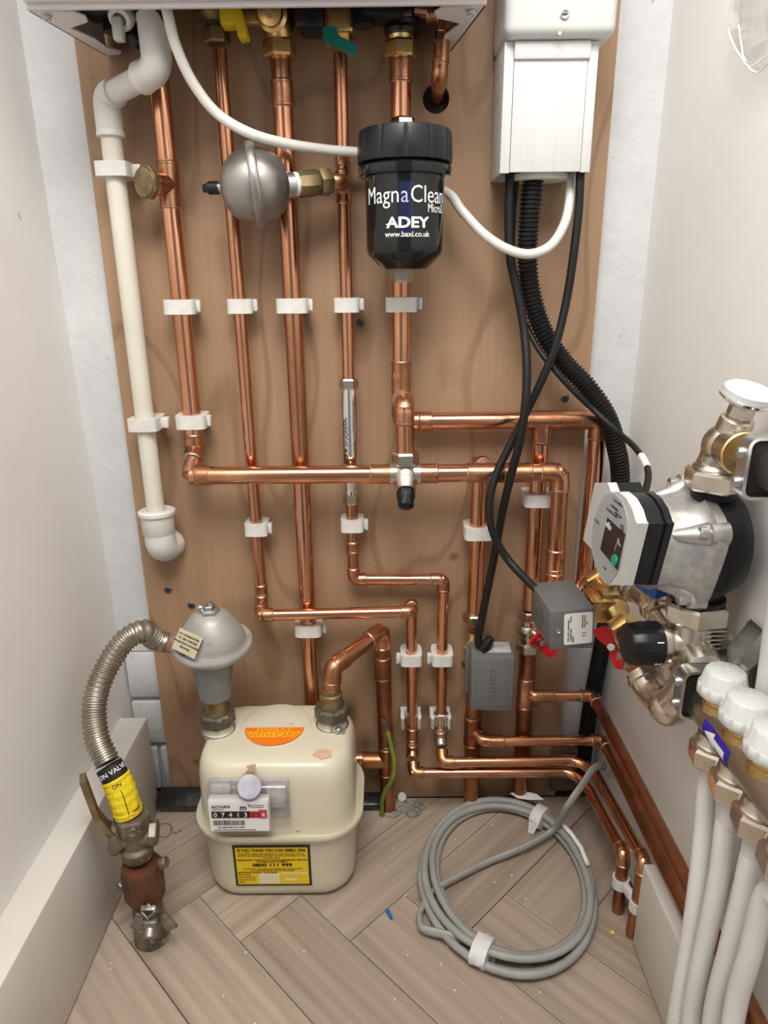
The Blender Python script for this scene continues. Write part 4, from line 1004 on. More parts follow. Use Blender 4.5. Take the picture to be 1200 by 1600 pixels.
u = meter_union(-.2205, -.112, 'dark iron hex union joining regulator to gas meter inlet', DARKNUT)
MB().lathe((-.2205, -.112, .236), U_, [(.0165, 0), (.015, .003), (.0135, .012), (.0135, .024)], 24).build('tailpiece', DBRASS, u)
u = meter_union(-.0735, -.102, 'dark iron hex union on the gas meter outlet under bent copper pipe', DARKNUT)
MB().lathe((-.0735, -.102, .236), U_, [(.0170, 0), (.0160, .006), (.0145, .012), (.0150, .013), (.0150, .018), (.0125, .0195), (.0125, .026)], 28).build('tailpiece', DBRASS, u)
# ------------------------------------------------------------------ regulator
def regulator():
    c = P(332, 1003, -.108); bx, by = -.2205, -.112
    t = thing('gas_regulator', 'grey mushroom shaped gas regulator above the left side of the meter', 'regulator', (bx, by, .26))
    ax = V((0.03, -.10, 1)).normalized()
    MB().lathe(c, ax, [(.030, -.013), (.043, -.011), (.0480, -.007), (.0500, -.003), (.0500, .000), (.0485, .0022), (.0455, .0030), (.0425, .0018), (.0412, .0035), (.0405, .008), (.0385, .014), (.0320, .026), (.0240, .037), (.0175, .0425), (.010, .0445)], 56).build('dome', GREYCAST, t)
    MB().lathe(V((bx, by, 0)), U_, [(.0135, .255), (.0195, .258), (.0205, .268), (.0225, .285), (.0265, .305), (.0290, c.z - .008)], 36).build('body', BLUECAST, t)
    k = MB().hexn(c + ax * .043, ax, .0125, .006, .2); k.hexn(c + ax * .049, ax, .0070, .005, .1); k.cyl(c + ax * .045, c + ax * .058 + V((.003, 0, 0)), .0035); k.sphere(c + ax * .051 + V((-.010, -.002, 0)), .0045)
    k.build('adjuster_nut', ZINC, t)
    # inlet boss on the left
    MB().cyl(c + V((-.040, .002, -.004)), c + V((-.066, .001, -.001)), .0125, .0115).build('inlet_boss', mat('rusty_joint', (.22, .10, .05), (.38, .34, .29), .6, metal=.4, scale=45), t)
    # paper label on the cone
    nrm = V((-.44, -.70, .56)).normalized(); lc = c + V((-.0205, -.0325, .0165)); xd = V((.86, -.50, -.02)).normalized(); xd = (xd - nrm * xd.dot(nrm)).normalized(); yd = nrm.cross(xd)
    xr = (xd * math.cos(R_(-4)) + yd * math.sin(R_(-4))); yr = nrm.cross(xr)
    lc += nrm * .0008
    lb = sticker(lc, xr, yr, .040, .026, OLDPAPER, t, name='paper_label', th=.0006)
    for i, s in enumerate(('S.P.C. GOVERNOR PRES.', 'ETC  SEAL  IS BROKEN', 'APPLIANCES BY AUTHORISED', 'PERSONNEL')):
        tx(s, .0024, lc + nrm * .0007 + yr * (.0075 - .0048 * i), xr, yr, INK, lb, bold=.01)
    return c
RC = regulator()
# ------------------------------------------------------------------ hose and gas cock
hp = [RC + V((-.060, .001, -.001)), RC + V((-.071, -.002, .006)), P(224, 986, -.128), P(196, 1000, -.140), P(174, 1030, -.154), P(155, 1070, -.172), P(147, 1110, -.190), P(152, 1155, -.208), P(168, 1192, -.222)]
HS = thing('gas_hose', 'corrugated steel gas hose arching from regulator down to the yellow sleeved cock', 'hose', hp[-1])
ribbed(hp, .0142, .0058, HOSE, None, 'corrugated_tube', None, .058, 22, HS)
sl = [P(170, 1196, -.2225), P(180, 1214, -.227), P(190, 1236, -.231), P(198, 1262, -.234), P(203, 1276, -.235)]
q = smooth(sl, 8)
MB().tube(q[:9], lambda i: .0150, 26).build('black_band', INK, HS)
MB().tube(q[8:29], lambda i: .0158 + .0005 * math.sin(i * 1.9) + .0003 * (i % 2), 28).build('yellow_sleeve', YSLEEVE, HS)
def hose_text(s, h, p0, p1, r, ang, m, sx=1, axial=False):
    d = (p1 - p0).normalized(); tocam = (V(CAM.tolist()) - p0); tocam = (tocam - d * tocam.dot(d)).normalized(); side = d.cross(tocam)  # right hand side
    mid = (p0 + p1) / 2
    def wp(u, v, hh):
        a = ang + u / r; return mid + (tocam * math.cos(a) + (-side if side.x < 0 else side) * math.sin(a)) * (r + hh + .0004) - d * v
    tx(s, h, 0 * X_, X_, Y_, m, HS, bold=.01, warp=wp, sx=sx)
hose_text('ON VALVE', .0055, q[1], q[7], .0151, .0, WHITE)
hose_text('ON', .0048, q[9], q[13], .0162, -.15, INK)
hd = (q[24] - q[13]).normalized()
tcam = (V(CAM.tolist()) - q[18]).normalized()
MB().tube([q[i] + (tcam - hd * tcam.dot(hd)).normalized() * .0161 for i in range(13, 26)], .0005, 6).build('arrow_line', INK, HS)
def cock():
    x, y = -.2945, -.2355
    t = thing('gas_cock', 'dirty gas stop cock with brown adaptor and clamp rising from the floor at left', 'valve', (x, y, 0))
    zn = P(208, 1292, y - .014).z
    MB().hexn((x, y, zn - .014), U_, .0205, .020, .25).build('nut', OLDMETAL, t, sharp=25); MB().cyl((x, y, zn + .004), (x - .001, y, zn + .016), .0115).build('rusty_nipple', RUST, t)
    zc = P(210, 1320, y - .01).z
    b = MB().lathe((x, y, zc), U_, [(.016, -.026), (.018, -.022), (.018, -.012), (.0145, -.008), (.0150, .006), (.0175, .012), (.0185, .024)], 28)
    ax = V((-1, -.15, .05)).normalized()
    b.lathe(V((x, y, zc + .003)), ax, [(.012, -.022), (.0125, 0), (.0125, .012), (.0175, .016), (.0195, .020), (.0195, .023), (.017, .026)], 28)
    b.build('body', OLDMETAL, t)
    MB().hexn(V((x, y, zc + .006)) - ax * .016, -ax, .0145, .010, .1).build('plug_nut', OLDMETAL, t, sharp=25)
    ring = MB(); ro = V((x, y, zc + .008)) - ax * .033
    ring.torus(ro, V((.3, -.9, .2)), .0085, .0008, 20, 6); ring.tube([ro + V((.006, 0, 0)), ro + V((.014, -.002, -.002)), ro + V((.02, -.001, .001))], .0009, 6); ring.build('split_ring', DARKNUT, t)
    for s in (-.012, .012): MB().cyl(V((x, y, zc + .003)) + ax * .024 + V((0, 0, s)), V((x, y, zc + .003)) + ax * .032 + V((0, 0, s)), .003).build('rivet', OLDMETAL, t)
    # lever: bent flat bar
    p = [V((x, y, zc + .012)) + ax * .022, P(168, 1294, -.243), P(150, 1272, -.246), P(129, 1216, -.250)]
    k = MB(); loops = []; wv = V((.32, -.85, .28)).normalized()
    for i, (a, ww) in enumerate(zip(p, (.014, .012, .0095, .0085))):
        dr = (p[min(3, i + 1)] - p[max(0, i - 1)]).normalized(); s_ = (wv - dr * wv.dot(dr)).normalized(); th = dr.cross(s_) * .0032
        loops.append([a - s_ * ww - th, a + s_ * ww - th, a + s_ * ww + th, a - s_ * ww + th])
    k.rings(loops).build('lever', mat('worn_lever', (.36, .30, .17), (.18, .13, .06), .35, .5, .85, scale=50), t)
    # brown adaptor
    z1 = P(230, 1368, y - .015).z; z0 = P(234, 1424, y - .015).z
    b = MB().lathe((x + .003, y - .002, 0), U_, [(.013, zc - .034), (.014, z1 + .006), (.022, z1 + .004), (.0245, z1 - .002), (.0240, z0 + .016), (.018, z0 + .002), (.015, z0 - .006)], 10)
    b.build('adaptor', RUST, t, sharp=25, label='rust brown painted adaptor')
    MB().hexn((x + .026, y - .004, z1 + .006), V((1, -.1, .35)), .007, .009).build('side_plug', OLDMETAL, t)
    MB().hexn((x - .018, y - .012, z1 - .016), V((-.6, -.8, 0)), .005, .005).build('side_plug', OLDMETAL, t)
    # toothed clamp at the floor
    c = MB().lathe((x + .003, y - .002, 0), U_, [(.0215, .0005), (.0210, .004), (.0175, z0 - .010), (.0165, z0 + .002)], 24)
    c.build('floor_collar', OLDMETAL, t)
    f = P(234, 1432, y - .030); g = MB()
    g.torus(f + V((0, -.002, .010)), V((0, -1, .5)), .0075, .0022, 4, 8)
    g.box(f + V((0, .001, .010)), (.017, .006, .010), .001, Matrix.Rotation(R_(25), 3, 'X'))
    g.box(f + V((.001, -.004, -.008)), (.018, .010, .016), .003); g.lathe(f + V((.001, -.008, -.016)), V((0, -.8, -.6)), [(.0085, -.006), (.0085, .004), (.0068, .006), (.005, .004)], 18)
    g.box(f + V((-.016, .004, -.012)), (.012, .004, .024), .001, Matrix.Rotation(R_(24), 3, 'Y')); g.box(f + V((.017, .004, -.012)), (.014, .004, .026), .001, Matrix.Rotation(R_(-30), 3, 'Y'))
    g.build('clamp', mat('dull_steel_clamp', (.34, .33, .30), (.20, .19, .165), .4, .5, .85, scale=60), t)
cock()
# ------------------------------------------------------------------ grey cable coil
def coil():
    t = thing('cable_coil', 'coil of grey cable tied with white tape lying on the floor', 'cable', (.163, -.165, 0))
    cx, cy = .1560, -.161; pts = []
    turns = 4.6; N = 230
    for i in range(N + 1):
        a = R_(200) + 2 * math.pi * turns * i / N; k = i / N * turns
        w1 = math.sin(k * 2.4 + .3); w2 = math.sin(k * 1.7 + 1)
        rx = .1080 + .0040 * w1 * math.cos(a - .8); ry = .1300 + .0050 * w2 * math.sin(a + .4)
        lay = [.006, .0075, .011, .0165, .0190, .024][min(5, int(k))]; nxt = [.006, .0075, .011, .0165, .0190, .024][min(5, int(k) + 1)]
        z = lay + (nxt - lay) * (k - int(k)) + .0015 * math.sin(a * 2)
        ss = (.007, -.014, .004, -.007, .001, -.011, -.002); kk = min(5, int(k)); sm = k - int(k); sm = sm * sm * (3 - 2 * sm); sh = (ss[kk] * (1 - sm) + ss[kk + 1] * sm) * (1 - .45 * math.sin(a))
        pts.append(V((cx + (rx + sh) * math.cos(a), cy + (ry + sh) * math.sin(a), z)))
    MB().tube(pts, .0048, 12).build('loops', GCABLE, t)
    # loose tails
    tail = [PZ(655, 1428, .010), PZ(672, 1398, .010), PZ(700, 1378, .012), PZ(760, 1348, .010), PZ(822, 1322, .016), PZ(866, 1295, .026), P(888, 1258, -.118), V((.2665, -.100, .110)), V((.279, -.090, .1210)), V((.291, -.081, .1205)), V((.302, -.070, .112)), V((.3060, -.055, .098))]
    MB().tube(smooth(tail, 10), .0058, 12, True, .62).build('tail', GCABLE, t)
    t2 = [PZ(655, 1428, .010), PZ(660, 1450, .012), PZ(690, 1459, .014), PZ(730, 1470, .012), PZ(775, 1500, .008)]
    MB().tube(smooth(t2, 10), .0058, 12, True, .7).build('tail', GCABLE, t)
    def wrap(px, py, zz, ang, w_, rr):
        c = PZ(px, py, zz); a_ = math.atan2((c.y - cy) / .126, (c.x - cx) / .109); c = V((cx + .107 * math.cos(a_), cy + .125 * math.sin(a_), zz)); d = V((-.109 * math.sin(a_), .126 * math.cos(a_), 0)).normalized(); s_ = V((-d.y, d.x, 0)); loops = []
        for i in range(7):
            f = -w_ / 2 + w_ * i / 6; L = []
            for k in range(20):
                a = 2 * math.pi * k / 20; j = 1 + .05 * math.sin(k * 2.3 + i)
                L.append(c + d * f + s_ * rr * j * math.cos(a) + Z_ * (zz - .0006) * min(1, .95 * j) * math.sin(a))
            loops.append(L)
        b = MB().rings(loops)
        flap = [c + d * (w_ * .45) + s_ * rr, c - d * (w_ * .45) + s_ * rr, c - d * (w_ * .2) + s_ * (rr + .005) - Z_ * (zz - .002), c + d * (w_ * .3) + s_ * (rr + .006) - Z_ * (zz - .002)]
        b.prism(flap, V((0, 0, .0006)))
        b.build('tape_wrap', TAPE, t)
    wrap(852, 1262, .016, R_(-27), .016, .0185)
    wrap(752, 1487, .016, R_(163), .019, .0195)
    fl = MB().prism([PZ(797, 1240, .030), PZ(815, 1236, .034), PZ(838, 1241, .034), PZ(850, 1250, .030), PZ(826, 1250, .030), PZ(808, 1247, .03)], (0, 0, .0008)); fl.build('tape_flap', TAPE, t)
    MB().tube([PZ(878, 1287, .0322) , PZ(893, 1303, .0322), PZ(908, 1325, .0322), PZ(918, 1350, .0322)], .0030, 8).build('sheath_print', WHITE, t)
coil()
# ------------------------------------------------------------------ earth wire
e0 = [P(605, 1142, -.044), P(611, 1165, -.047), P(616, 1195, -.048), P(612, 1218, -.049), P(602, 1236, -.048), P(597, 1252, -.044), P(597, 1274, -.040)]
ew = thing('earth_wire', 'cut green and yellow earth wire beside the copper pipe right of meter', 'wire', e0[-1])
MB().tube(smooth(e0, 8), .0034, 12).build('insulation', EARTH, ew)
MB().tube([P(598, 1124, -.042), P(602, 1134, -.043), P(606, 1146, -.044)], .0030, 8).build('bare_strands', DARKNUT, ew)
MB().torus((.000, -.028, P(603, 1163, -.03).z), U_, .0124, .0007).build('tie', SOLDER, ew)

# ------------------------------------------------------------------ pump
def pump():
    t = thing('circulator_pump', 'black and silver heating pump with white faced controller at right wall', 'pump', (.25, -.30, .47))
    xf = .200
    def pf(a, b_): return PX(900 + a / 7.5, 740 + b_ / 7.5, xf)
    outl = [(720, 585), (700, 560), (660, 420), (590, 290), (500, 212), (400, 215), (330, 262), (270, 360), (215, 520), (185, 660), (180, 790), (190, 930), (225, 1080), (280, 1210), (345, 1292), (430, 1305), (545, 1310)]
    # the right hand strip below the corner belongs to the same face
    face = [pf(*p) for p in outl]
    fc = MB().prism(face, (.009, 0, 0)).build('controller_face', PUMPW, t, sharp=30)
    inner = [(612, 560), (585, 420), (540, 320), (470, 240), (400, 226), (345, 262), (280, 370), (225, 520), (198, 660), (192, 790), (204, 930), (240, 1080), (295, 1200), (350, 1275), (410, 1270), (480, 1180), (520, 1090), (560, 900), (598, 700)]
    MB().prism([pf(*p) + V((-.0001, 0, 0)) for p in inner][::-1], (-.0006, 0, 0)).build('grey_label', GREYLAB, fc, sharp=30)
    MB().prism([pf(*p) + V((-.0007, 0, 0)) for p in ((380, 515), (592, 712), (545, 930), (500, 1135), (298, 885))], (-.0005, 0, 0)).build('display', DISPLAY, fc)
    gc = pf(470, 1015) + V((-.0012, 0, 0)); e1 = (pf(470, 1085) - pf(470, 1015)); e2 = (pf(500, 1015) - pf(470, 1015))
    MB().prism([gc + e1 * math.cos(a) + e2 * math.sin(a) for a in np.linspace(0, 2 * math.pi, 25)[:-1]], (-.0012, 0, 0)).build('green_button', TEAL, fc)
    xd = (pf(592, 712) - pf(380, 515)).normalized(); yd = (pf(380, 515) - pf(298, 885)).normalized(); yd = (yd - xd * yd.dot(xd)).normalized()
    if xd.cross(yd).x > 0: yd = -yd
    def pt(s, h, a, b_, m, bold=.0, up=None): tx(s, h, pf(a, b_) + V((-.0014, 0, 0)), xd, yd, m, fc, bold=bold)
    pt('wilo', .0065, 402, 610, WHITE, .02)
    pt('CE', .0050, 560, 640, INK, .02); pt('Para 15-130/6-43', .0024, 515, 345, INK, .01); pt('1~230V 50/60Hz', .0022, 470, 400, INK); pt('Imax 0,44A Pmax 43W', .0022, 440, 460, INK); pt('IPX4D TF110', .0022, 515, 490, INK, .01); pt('EEI < 0,20', .0022, 265, 560, INK); pt('PN10', .0022, 360, 1110, INK)
    MB().tube([pf(470, 900) + V((-.0013, 0, 0)), pf(515, 760) + V((-.0013, 0, 0)), pf(520, 830) + V((-.0013, 0, 0)), pf(540, 850) + V((-.0013, 0, 0))], .0005, 6).build('display_mark', GREYLAB, fc)
    # terminal box at the back of the face
    tb = [pf(172, 108), pf(320, 105), pf(360, 215), pf(270, 330), pf(185, 660), pf(190, 950), pf(36, 775)]
    MB().prism([p + V((.004, 0, 0)) for p in tb], (.008, 0, 0)).build('terminal_lid', PUMPW, t, sharp=30)
    MB().prism([p + V((.012, 0, 0)) for p in tb], (.022, 0, 0)).build('terminal_box', BLACK, t, sharp=30)
    ctr = sum(face, V()) / len(face)
    sc = lambda p, s_, dx: V((p.x + dx, ctr.y + (p.y - ctr.y) * s_, ctr.z + (p.z - ctr.z) * s_))
    MB().rings([[sc(p, s_, dx) for p in face] for s_, dx in ((.985, .0088), (.985, .0215), (.955, .022), (.955, .0235), (1.0, .024), (1.0, .0295))]).build('electronics_housing', BLACK, t, sharp=30)
    yc, zc = -.302, .5375
    def ring(x, r, sq, rot, N=64):
        L = []
        for k in range(N):
            a = 2 * math.pi * k / N; p = 2 + sq
            q_ = 1 / ((abs(math.cos(a)) ** p + abs(math.sin(a)) ** p) ** (1 / p)); b_ = a + rot
            L.append(V((x, yc + r * q_ * math.cos(b_), zc + r * q_ * math.sin(b_))))
        return L
    RT_ = R_(18)
    MB().rings([ring(.2285, .0420, 0, RT_), ring(.232, .0430, 0, RT_), ring(.244, .0405, 0, RT_), ring(.258, .0415, .6, RT_), ring(.2655, .0440, 1.5, RT_), ring(.268, .0480, 2.5, RT_), ring(.2765, .0480, 2.5, RT_)]).build('motor_flange', ALU, t)
    for k in range(4):
        rb = MB()
        a = RT_ + math.pi / 4 + k * math.pi / 2; dy, dz = math.cos(a), math.sin(a)
        p = V((.2655, yc + .0515 * dy, zc + .0515 * dz))
        rb.lathe(p + V((.009, 0, 0)), LF, [(.0098, -.003), (.0092, .004), (.0085, .011), (.005, .012)], 20)
        rb.tube([V((.266, yc + .0465 * dy, zc + .0465 * dz)), V((.252, yc + .0410 * dy, zc + .0410 * dz)), V((.238, yc + .0385 * dy, zc + .0385 * dz))], lambda i: (.0105, .0075, .0045)[i], 12)
        rb.build('flange_lug', ALU, t)
        MB().lathe(p + V((-.0015, 0, 0)), LF, [(.0055, 0), (.0055, .0085), (.0048, .0092), (.0030, .0092), (.0028, .005)], 18).build('bolt', ZINC, t)
    MB().rings([ring(.2765, .0480, 1.5, RT_), ring(.283, .0495, .6, RT_), ring(.293, .0490, 0, 0), ring(.303, .0440, 0, 0), ring(.309, .0340, 0, 0)]).build('volute', BLACK, t)
    n = MB(); n.tube([(.281, -.308, .560), (.281, -.310, .601)], .0185, 28); n.build('upper_neck', BLACK, t)
    n = MB().lathe((.280, -.309, .4825), U_, [(.0230, 0), (.0240, .002), (.0240, .005), (.0195, .007), (.0190, .030)], 36); n.build('lower_neck', BLACK, t)
pump()
# ------------------------------------------------------------------ manifold: mixing set
def hexbig(t, o, axis, r, h, rot=.2): return MB().hexn(o, axis, r, h, rot, 6).build('union_nut', NICKEL, t, sharp=25)
def upper_valve():
    t = thing('flow_shutoff_valve', 'nickel angle valve with round handwheel above the pump', 'valve', (.28, -.31, .595))
    x, y = .281, -.312
    hexbig(t, (x + .002, y, .589), U_, .0290, .0165, .35)
    c = V((x, y - .005, .6270)); top = V((.2865, -.3290, .6665)); ax = (top - c).normalized(); L = (top - c).length
    b = MB().lathe((x, y, .605), U_, [(.0205, 0), (.0212, .002), (.0205, .004), (.0182, .006), (.0176, .010)], 36)
    b.sphere(c, .0185, (1, 1, 1.05)); b.tube(smooth([(x, y, .608), (x, y - .002, .616), c]), .0174, 28)
    b.lathe(c, ax, [(.0138, .006), (.0134, L - .017), (.0118, L - .0155)], 30)
    b.cyl(c, c + V((0, -.030, .000)), .0160)
    b.build('body', NICKEL, t)
    MB().lathe(c + V((0, -.026, 0)), FW_, [(.0168, 0), (.0176, .001), (.0176, .004), (.0165, .005)], 30).build('brass_washer', BRASS, t)
    MB().hexn(c + ax * (L - .0155), ax, .0106, .011, .3).build('spindle_nut', NICKEL, t, sharp=25)
    MB().lathe(c + ax * (L - .005), ax, [(.006, 0), (.006, .003), (.0190, .0040), (.0218, .0065), (.0218, .008), (.0195, .009)], 48).build('handwheel', CHROME, t)
    MB().lathe(c + ax * (L + .0035), ax, [(.0198, 0), (.0200, .0045), (.0185, .0058), (.004, .0062)], 40).build('handwheel_cap', PUMPW, t)
upper_valve()
def clamp(t, c, h=.027, dep=.020, m=ZINC):
    c = V(c); out, inn = [], []
    for sx, sz, a0 in ((1, 1, 0), (-1, 1, 90), (-1, -1, 180), (1, -1, 270)):
        for k in range(5):
            a = R_(a0 + 22.5 * k); rc = .008
            out.append((c.x + sx * (h - rc) + rc * math.cos(a), c.z + sz * (h - rc) + rc * math.sin(a))); inn.append((c.x + sx * (h - rc) + (rc - .0025) * math.cos(a), c.z + sz * (h - rc) + (rc - .0025) * math.sin(a)))
    y0, y1 = c.y + dep / 2, c.y - dep / 2
    MB().rings([[V((a, y, b_)) for a, b_ in pts] for pts, y in ((inn, y0), (out, y0), (out, y1), (inn, y1), (inn, y0))], False, False).build('strap', m, t)
    MB().box(c, (2 * h - .0055, dep - .004, 2 * h - .0055), .004).build('rubber_liner', RUBBER, t)
    for dz in (.011, -.011): MB().lathe(c + V((-h, 0, dz)), LF, [(.0044, -.001), (.0044, .002), (.0032, .0042), (.0010, .005)], 16).build('rivet', ZINC, t)
def manifold():
    t = thing('manifold_rail', 'brushed steel lower manifold bar with blue arrow sticker at right edge', 'manifold', (.28, -.47, .38))
    X, Z = .280, .402
    MB().lathe((X, -.340, Z), FW, [(.008, -.004), (.013, -.003), (.0155, .001), (.0165, .006), (.0165, .230)], 40).build('bar', STEEL, t)
    ys = (-.376, -.415, -.454, -.493)
    for i, y in enumerate(ys):
        MB().lathe((X, y, Z + .011), U_, [(.0155, 0), (.0155, .007), (.0140, .008), (.0140, .0142)], 28).build('brass_seat', BRASS, t)
        if i < 4:
            MB().lathe((X, y, Z - .0255), U_, [(.0125, 0), (.0165, .001), (.0165, .004), (.0148, .006), (.0140, .014)], 28).build('outlet_collar', NICKEL, t)
            MB().hexn((X, y, Z - .0435), U_, .0198, .0190, .35).build('outlet_nut', NICKEL, t, sharp=25)
    # blue arrow sticker wrapped on the bar
    R = .0167
    def on(a, y): return V((X + R * math.cos(a), y, Z + R * math.sin(a)))
    a0, a1 = R_(152), R_(212)
    def patch(f0, f1, ya, yb, m, nm, r_): 
        L = [[V((X + r_ * math.cos(a0 + (a1 - a0) * f), y, Z + r_ * math.sin(a0 + (a1 - a0) * f))) for f in np.linspace(f0, f1, 7)] for y in (ya, yb)]
        MB().rings(L, False, False, False).build(nm, m, t)
    patch(0, 1, -.384, -.428, DBLUE, 'arrow_sticker', R)
    ar = MB(); r_ = R + .0003
    def ap(f, y): a = a0 + (a1 - a0) * f; return V((X + r_ * math.cos(a), y, Z + r_ * math.sin(a)))
    for rows in ([(-.389, .01), (-.396, .22), (-.404, .42)], [(-.404, .19), (-.413, .19), (-.422, .19)]):
        ar.rings([[ap(.5 + f * hw, y) for f in np.linspace(-1, 1, 9)] for y, hw in rows], False, False, False)
    ar.build('white_arrow', WHITE, t)
    caplab = ('white ribbed valve cap farthest along the manifold bar', 'white ribbed valve cap second from far end of the manifold bar', 'white ribbed valve cap cut by right edge of the picture')
    for i, y in enumerate(ys[:3]):
        c = thing('valve_cap', caplab[i], 'valve cap', (X, y, Z + .0225), 'white caps on the manifold bar')
        loops = []; N = 96
        for r, z in ((.0190, 0), (.0203, .0012), (.0201, .0085), (.0190, .0095), (.0184, .0105), (.0160, .0212), (.0145, .0230), (.002, .0235)):
            g = .07 if .001 < z < .0090 else (.03 if .010 < z < .022 else 0)
            loops.append([V((X + r * (1 - g * (1 if k % 8 == 0 else (.4 if k % 8 in (1, 7) else 0))) * math.cos(2 * math.pi * k / N), y + r * (1 - g * (1 if k % 8 == 0 else (.4 if k % 8 in (1, 7) else 0))) * math.sin(2 * math.pi * k / N), Z + .0255 + z)) for k in range(N)])
        MB().rings(loops).build('cap', PUMPW, c, sharp=50)
        MB().torus((X, y, Z + .0488), U_, .0025, .0006, 16, 6).build('centre_mark', PUMPW, c)
    b = thing('manifold_bracket', 'galvanised clamp and leg holding the end of lower manifold bar', 'bracket', (X, -.347, Z))
    clamp(b, (X, -.3475, Z + .010), .0240, .015)
    k = MB(); k.box((.3175, -.345, Z + .010), (.003, .030, .12), .001); k.prism([V((.316, -.336, Z + .075)), V((.300, -.336, Z + .048)), V((.300, -.336, Z + .025)), V((.316, -.336, Z + .045))], (0, -.022, 0)); k.build('leg', ZINC, b)
    MB().hexn((.303, -.360, Z + .040), V((-.8, -.6, 0)), .0062, .006).build('bolt', ZINC, b)
    # upper bar
    u = thing('manifold_rail', 'brushed steel upper manifold bar end leaving the right edge of the picture', 'manifold', (.281, -.45, .62))
    MB().lathe((.283, -.394, .627), FW, [(.010, -.024), (.0135, -.022), (.0165, -.016), (.0170, .21)], 40).build('bar', STEEL, u)
    b = thing('manifold_bracket', 'galvanised square clamp around the upper manifold bar', 'bracket', (.282, -.378, .604))
    clamp(b, (.283, -.387, .627), .0235, .014)
manifold()
def mixing():
    t = thing('mixing_valve', 'nickel thermostatic mixing valve with black numbered knob under the pump', 'valve', (.28, -.305, .40))
    x, y, z = .2805, -.309, .439
    hexbig(t, (x, y, .4630), U_, .0285, .019, .2)
    b = MB().lathe((x, y, z), U_, [(.018, -.020), (.0215, -.012), (.0225, 0), (.0205, .012), (.0195, .024)], 36)
    b.lathe((x, y, z), LF, [(.0195, -.010), (.0190, .012), (.0165, .018), (.0165, .022), (.0195, .024), (.0195, .034), (.0175, .036)], 36)
    b.lathe((x, y, z), RT, [(.018, 0), (.017, .02), (.014, .033)], 24)
    b.lathe((x, y, z), V((0, -1, -.35)), [(.018, 0), (.0180, .020), (.0165, .030)], 28)
    for k in range(5): b.box((x + .012, y - .016, z + .006 + .0042 * k), (.020, .012, .0016), .0004)
    b.build('body', NICKEL, t)
    lt = [PX(1083, 1035, .2785), PX(1070, 1078, .2745), PX(1046, 1098, .268), PX(1020, 1078, .262), PX(1003, 1048, .256)]
    b = MB().tube(smooth(lt, 8), .0165, 28); d = (lt[-1] - lt[-2]).normalized(); b.sphere(lt[2] + V((0, 0, -.004)), .0190)
    b.lathe(lt[-1] - d * .010, d, [(.0165, 0), (.0185, .001), (.0185, .005), (.0168, .006)], 28); b.lathe(lt[0] + (lt[1] - lt[0]) * .35, (lt[1] - lt[0]).normalized(), [(.0165, 0), (.0180, .001), (.0180, .004), (.0165, .005)], 28)
    b.build('lower_bend', NICKEL, t)
    k = V((.2490, y, z - .0005)); loops = []; N = 60; ax = V((-1, -.05, .02)).normalized(); xx, yy, zz = basis(ax)
    for r, h in ((.0190, -.002), (.0208, 0), (.0208, .015), (.0188, .027), (.0172, .029), (.002, .0295)):
        loops.append([k + zz * h + (xx * math.cos(2 * math.pi * i / N) + yy * math.sin(2 * math.pi * i / N)) * r * (1 - (.02 if i % 4 == 0 and h > .001 else 0)) for i in range(N)])
    MB().rings(loops).build('thermostat_knob', BLACK, t)
    for s, dz in (('1', .011), ('2', -.012)):
        yn = -math.sqrt(max(1e-8, .0214 ** 2 - dz ** 2))
        nn = V((0, yn, dz)).normalized(); xd = V((0, -dz, yn)).normalized(); 
        tx(s, .006, k + ax * .005 + V((0, yn, dz)) , (0, 0, 1), (1, 0, 0), WHITE, t, bold=.02) if False else tx(s, .006, k + ax * .004 + nn * .0213, nn.cross(V((-1, 0, 0))), V((-1, 0, 0)), WHITE, t, bold=.02)
    # short copper stub and red lever valve between brass body and lower bend
    v = thing('isolating_valve', 'small valve with red lever between brass valve body and mixing valve', 'valve', ZB1)
    e = lt[-1]; d = (e - ZB1).normalized()
    MB().tube([ZB1 + d * .006, e], .0112, 24).build('copper_stub', COPPER, v)
    m = ZB1.lerp(e, .62); out = V((-.75, -.62, -.1)); out = (out - d * out.dot(d)).normalized()
    b = MB().hexn(m + d * .006, d, .0165, .014); b.cyl(m, m + out * .020, .0085); b.sphere(m, .0150); b.build('body', NICKEL, v)
    out = (V(CAM.tolist()) - m).normalized() + V((-.25, 0, 0)); out = (out - d * out.dot(d)).normalized(); hc = P(957, 1010, (m + out * .021).y)
    out = (V(CAM.tolist()) - hc).normalized() + V((-.2, 0, -.1)); out.normalize(); MB().hexn(hc + out * .004, out, .0045, .004).build('handle_nut', ZINC, v)
    h = MB(); p0, p1 = P(940, 985, hc.y), P(978, 1046, hc.y); dr = (p1 - p0).normalized(); s_ = out.cross(dr).normalized()
    L = []
    for f, ww, lift in ((-.027, .004, .006), (-.024, .0078, .005), (-.012, .0078, .001), (-.005, .0050, 0), (.005, .0050, 0), (.012, .0078, .001), (.026, .0078, .005), (.030, .004, .006)):
        o = hc + dr * f + out * lift; L.append([o - s_ * ww, o + s_ * ww, o + s_ * ww + out * .004, o - s_ * ww + out * .004])
    h.rings(L).build('lever', RED, v)
    # blue handled drain valve behind the pump
    w_ = thing('drain_valve', 'small nickel ball valve with blue handle just below the pump body', 'valve', PX(1020, 940, .27))
    a0, a1, a2 = PX(984, 918, .2655), PX(1012, 938, .2690), PX(1044, 980, .2745)
    b = MB().tube(fillet([a0, a1, a2], .008), .0105, 24); dd = (a1 - a0).normalized(); b.lathe(a0, dd, [(.0135, -.003), (.0135, .006), (.0122, .008)], 20); b.lathe(a0 + dd * .010, dd, [(.0128, 0), (.0128, .004), (.011, .005)], 20)
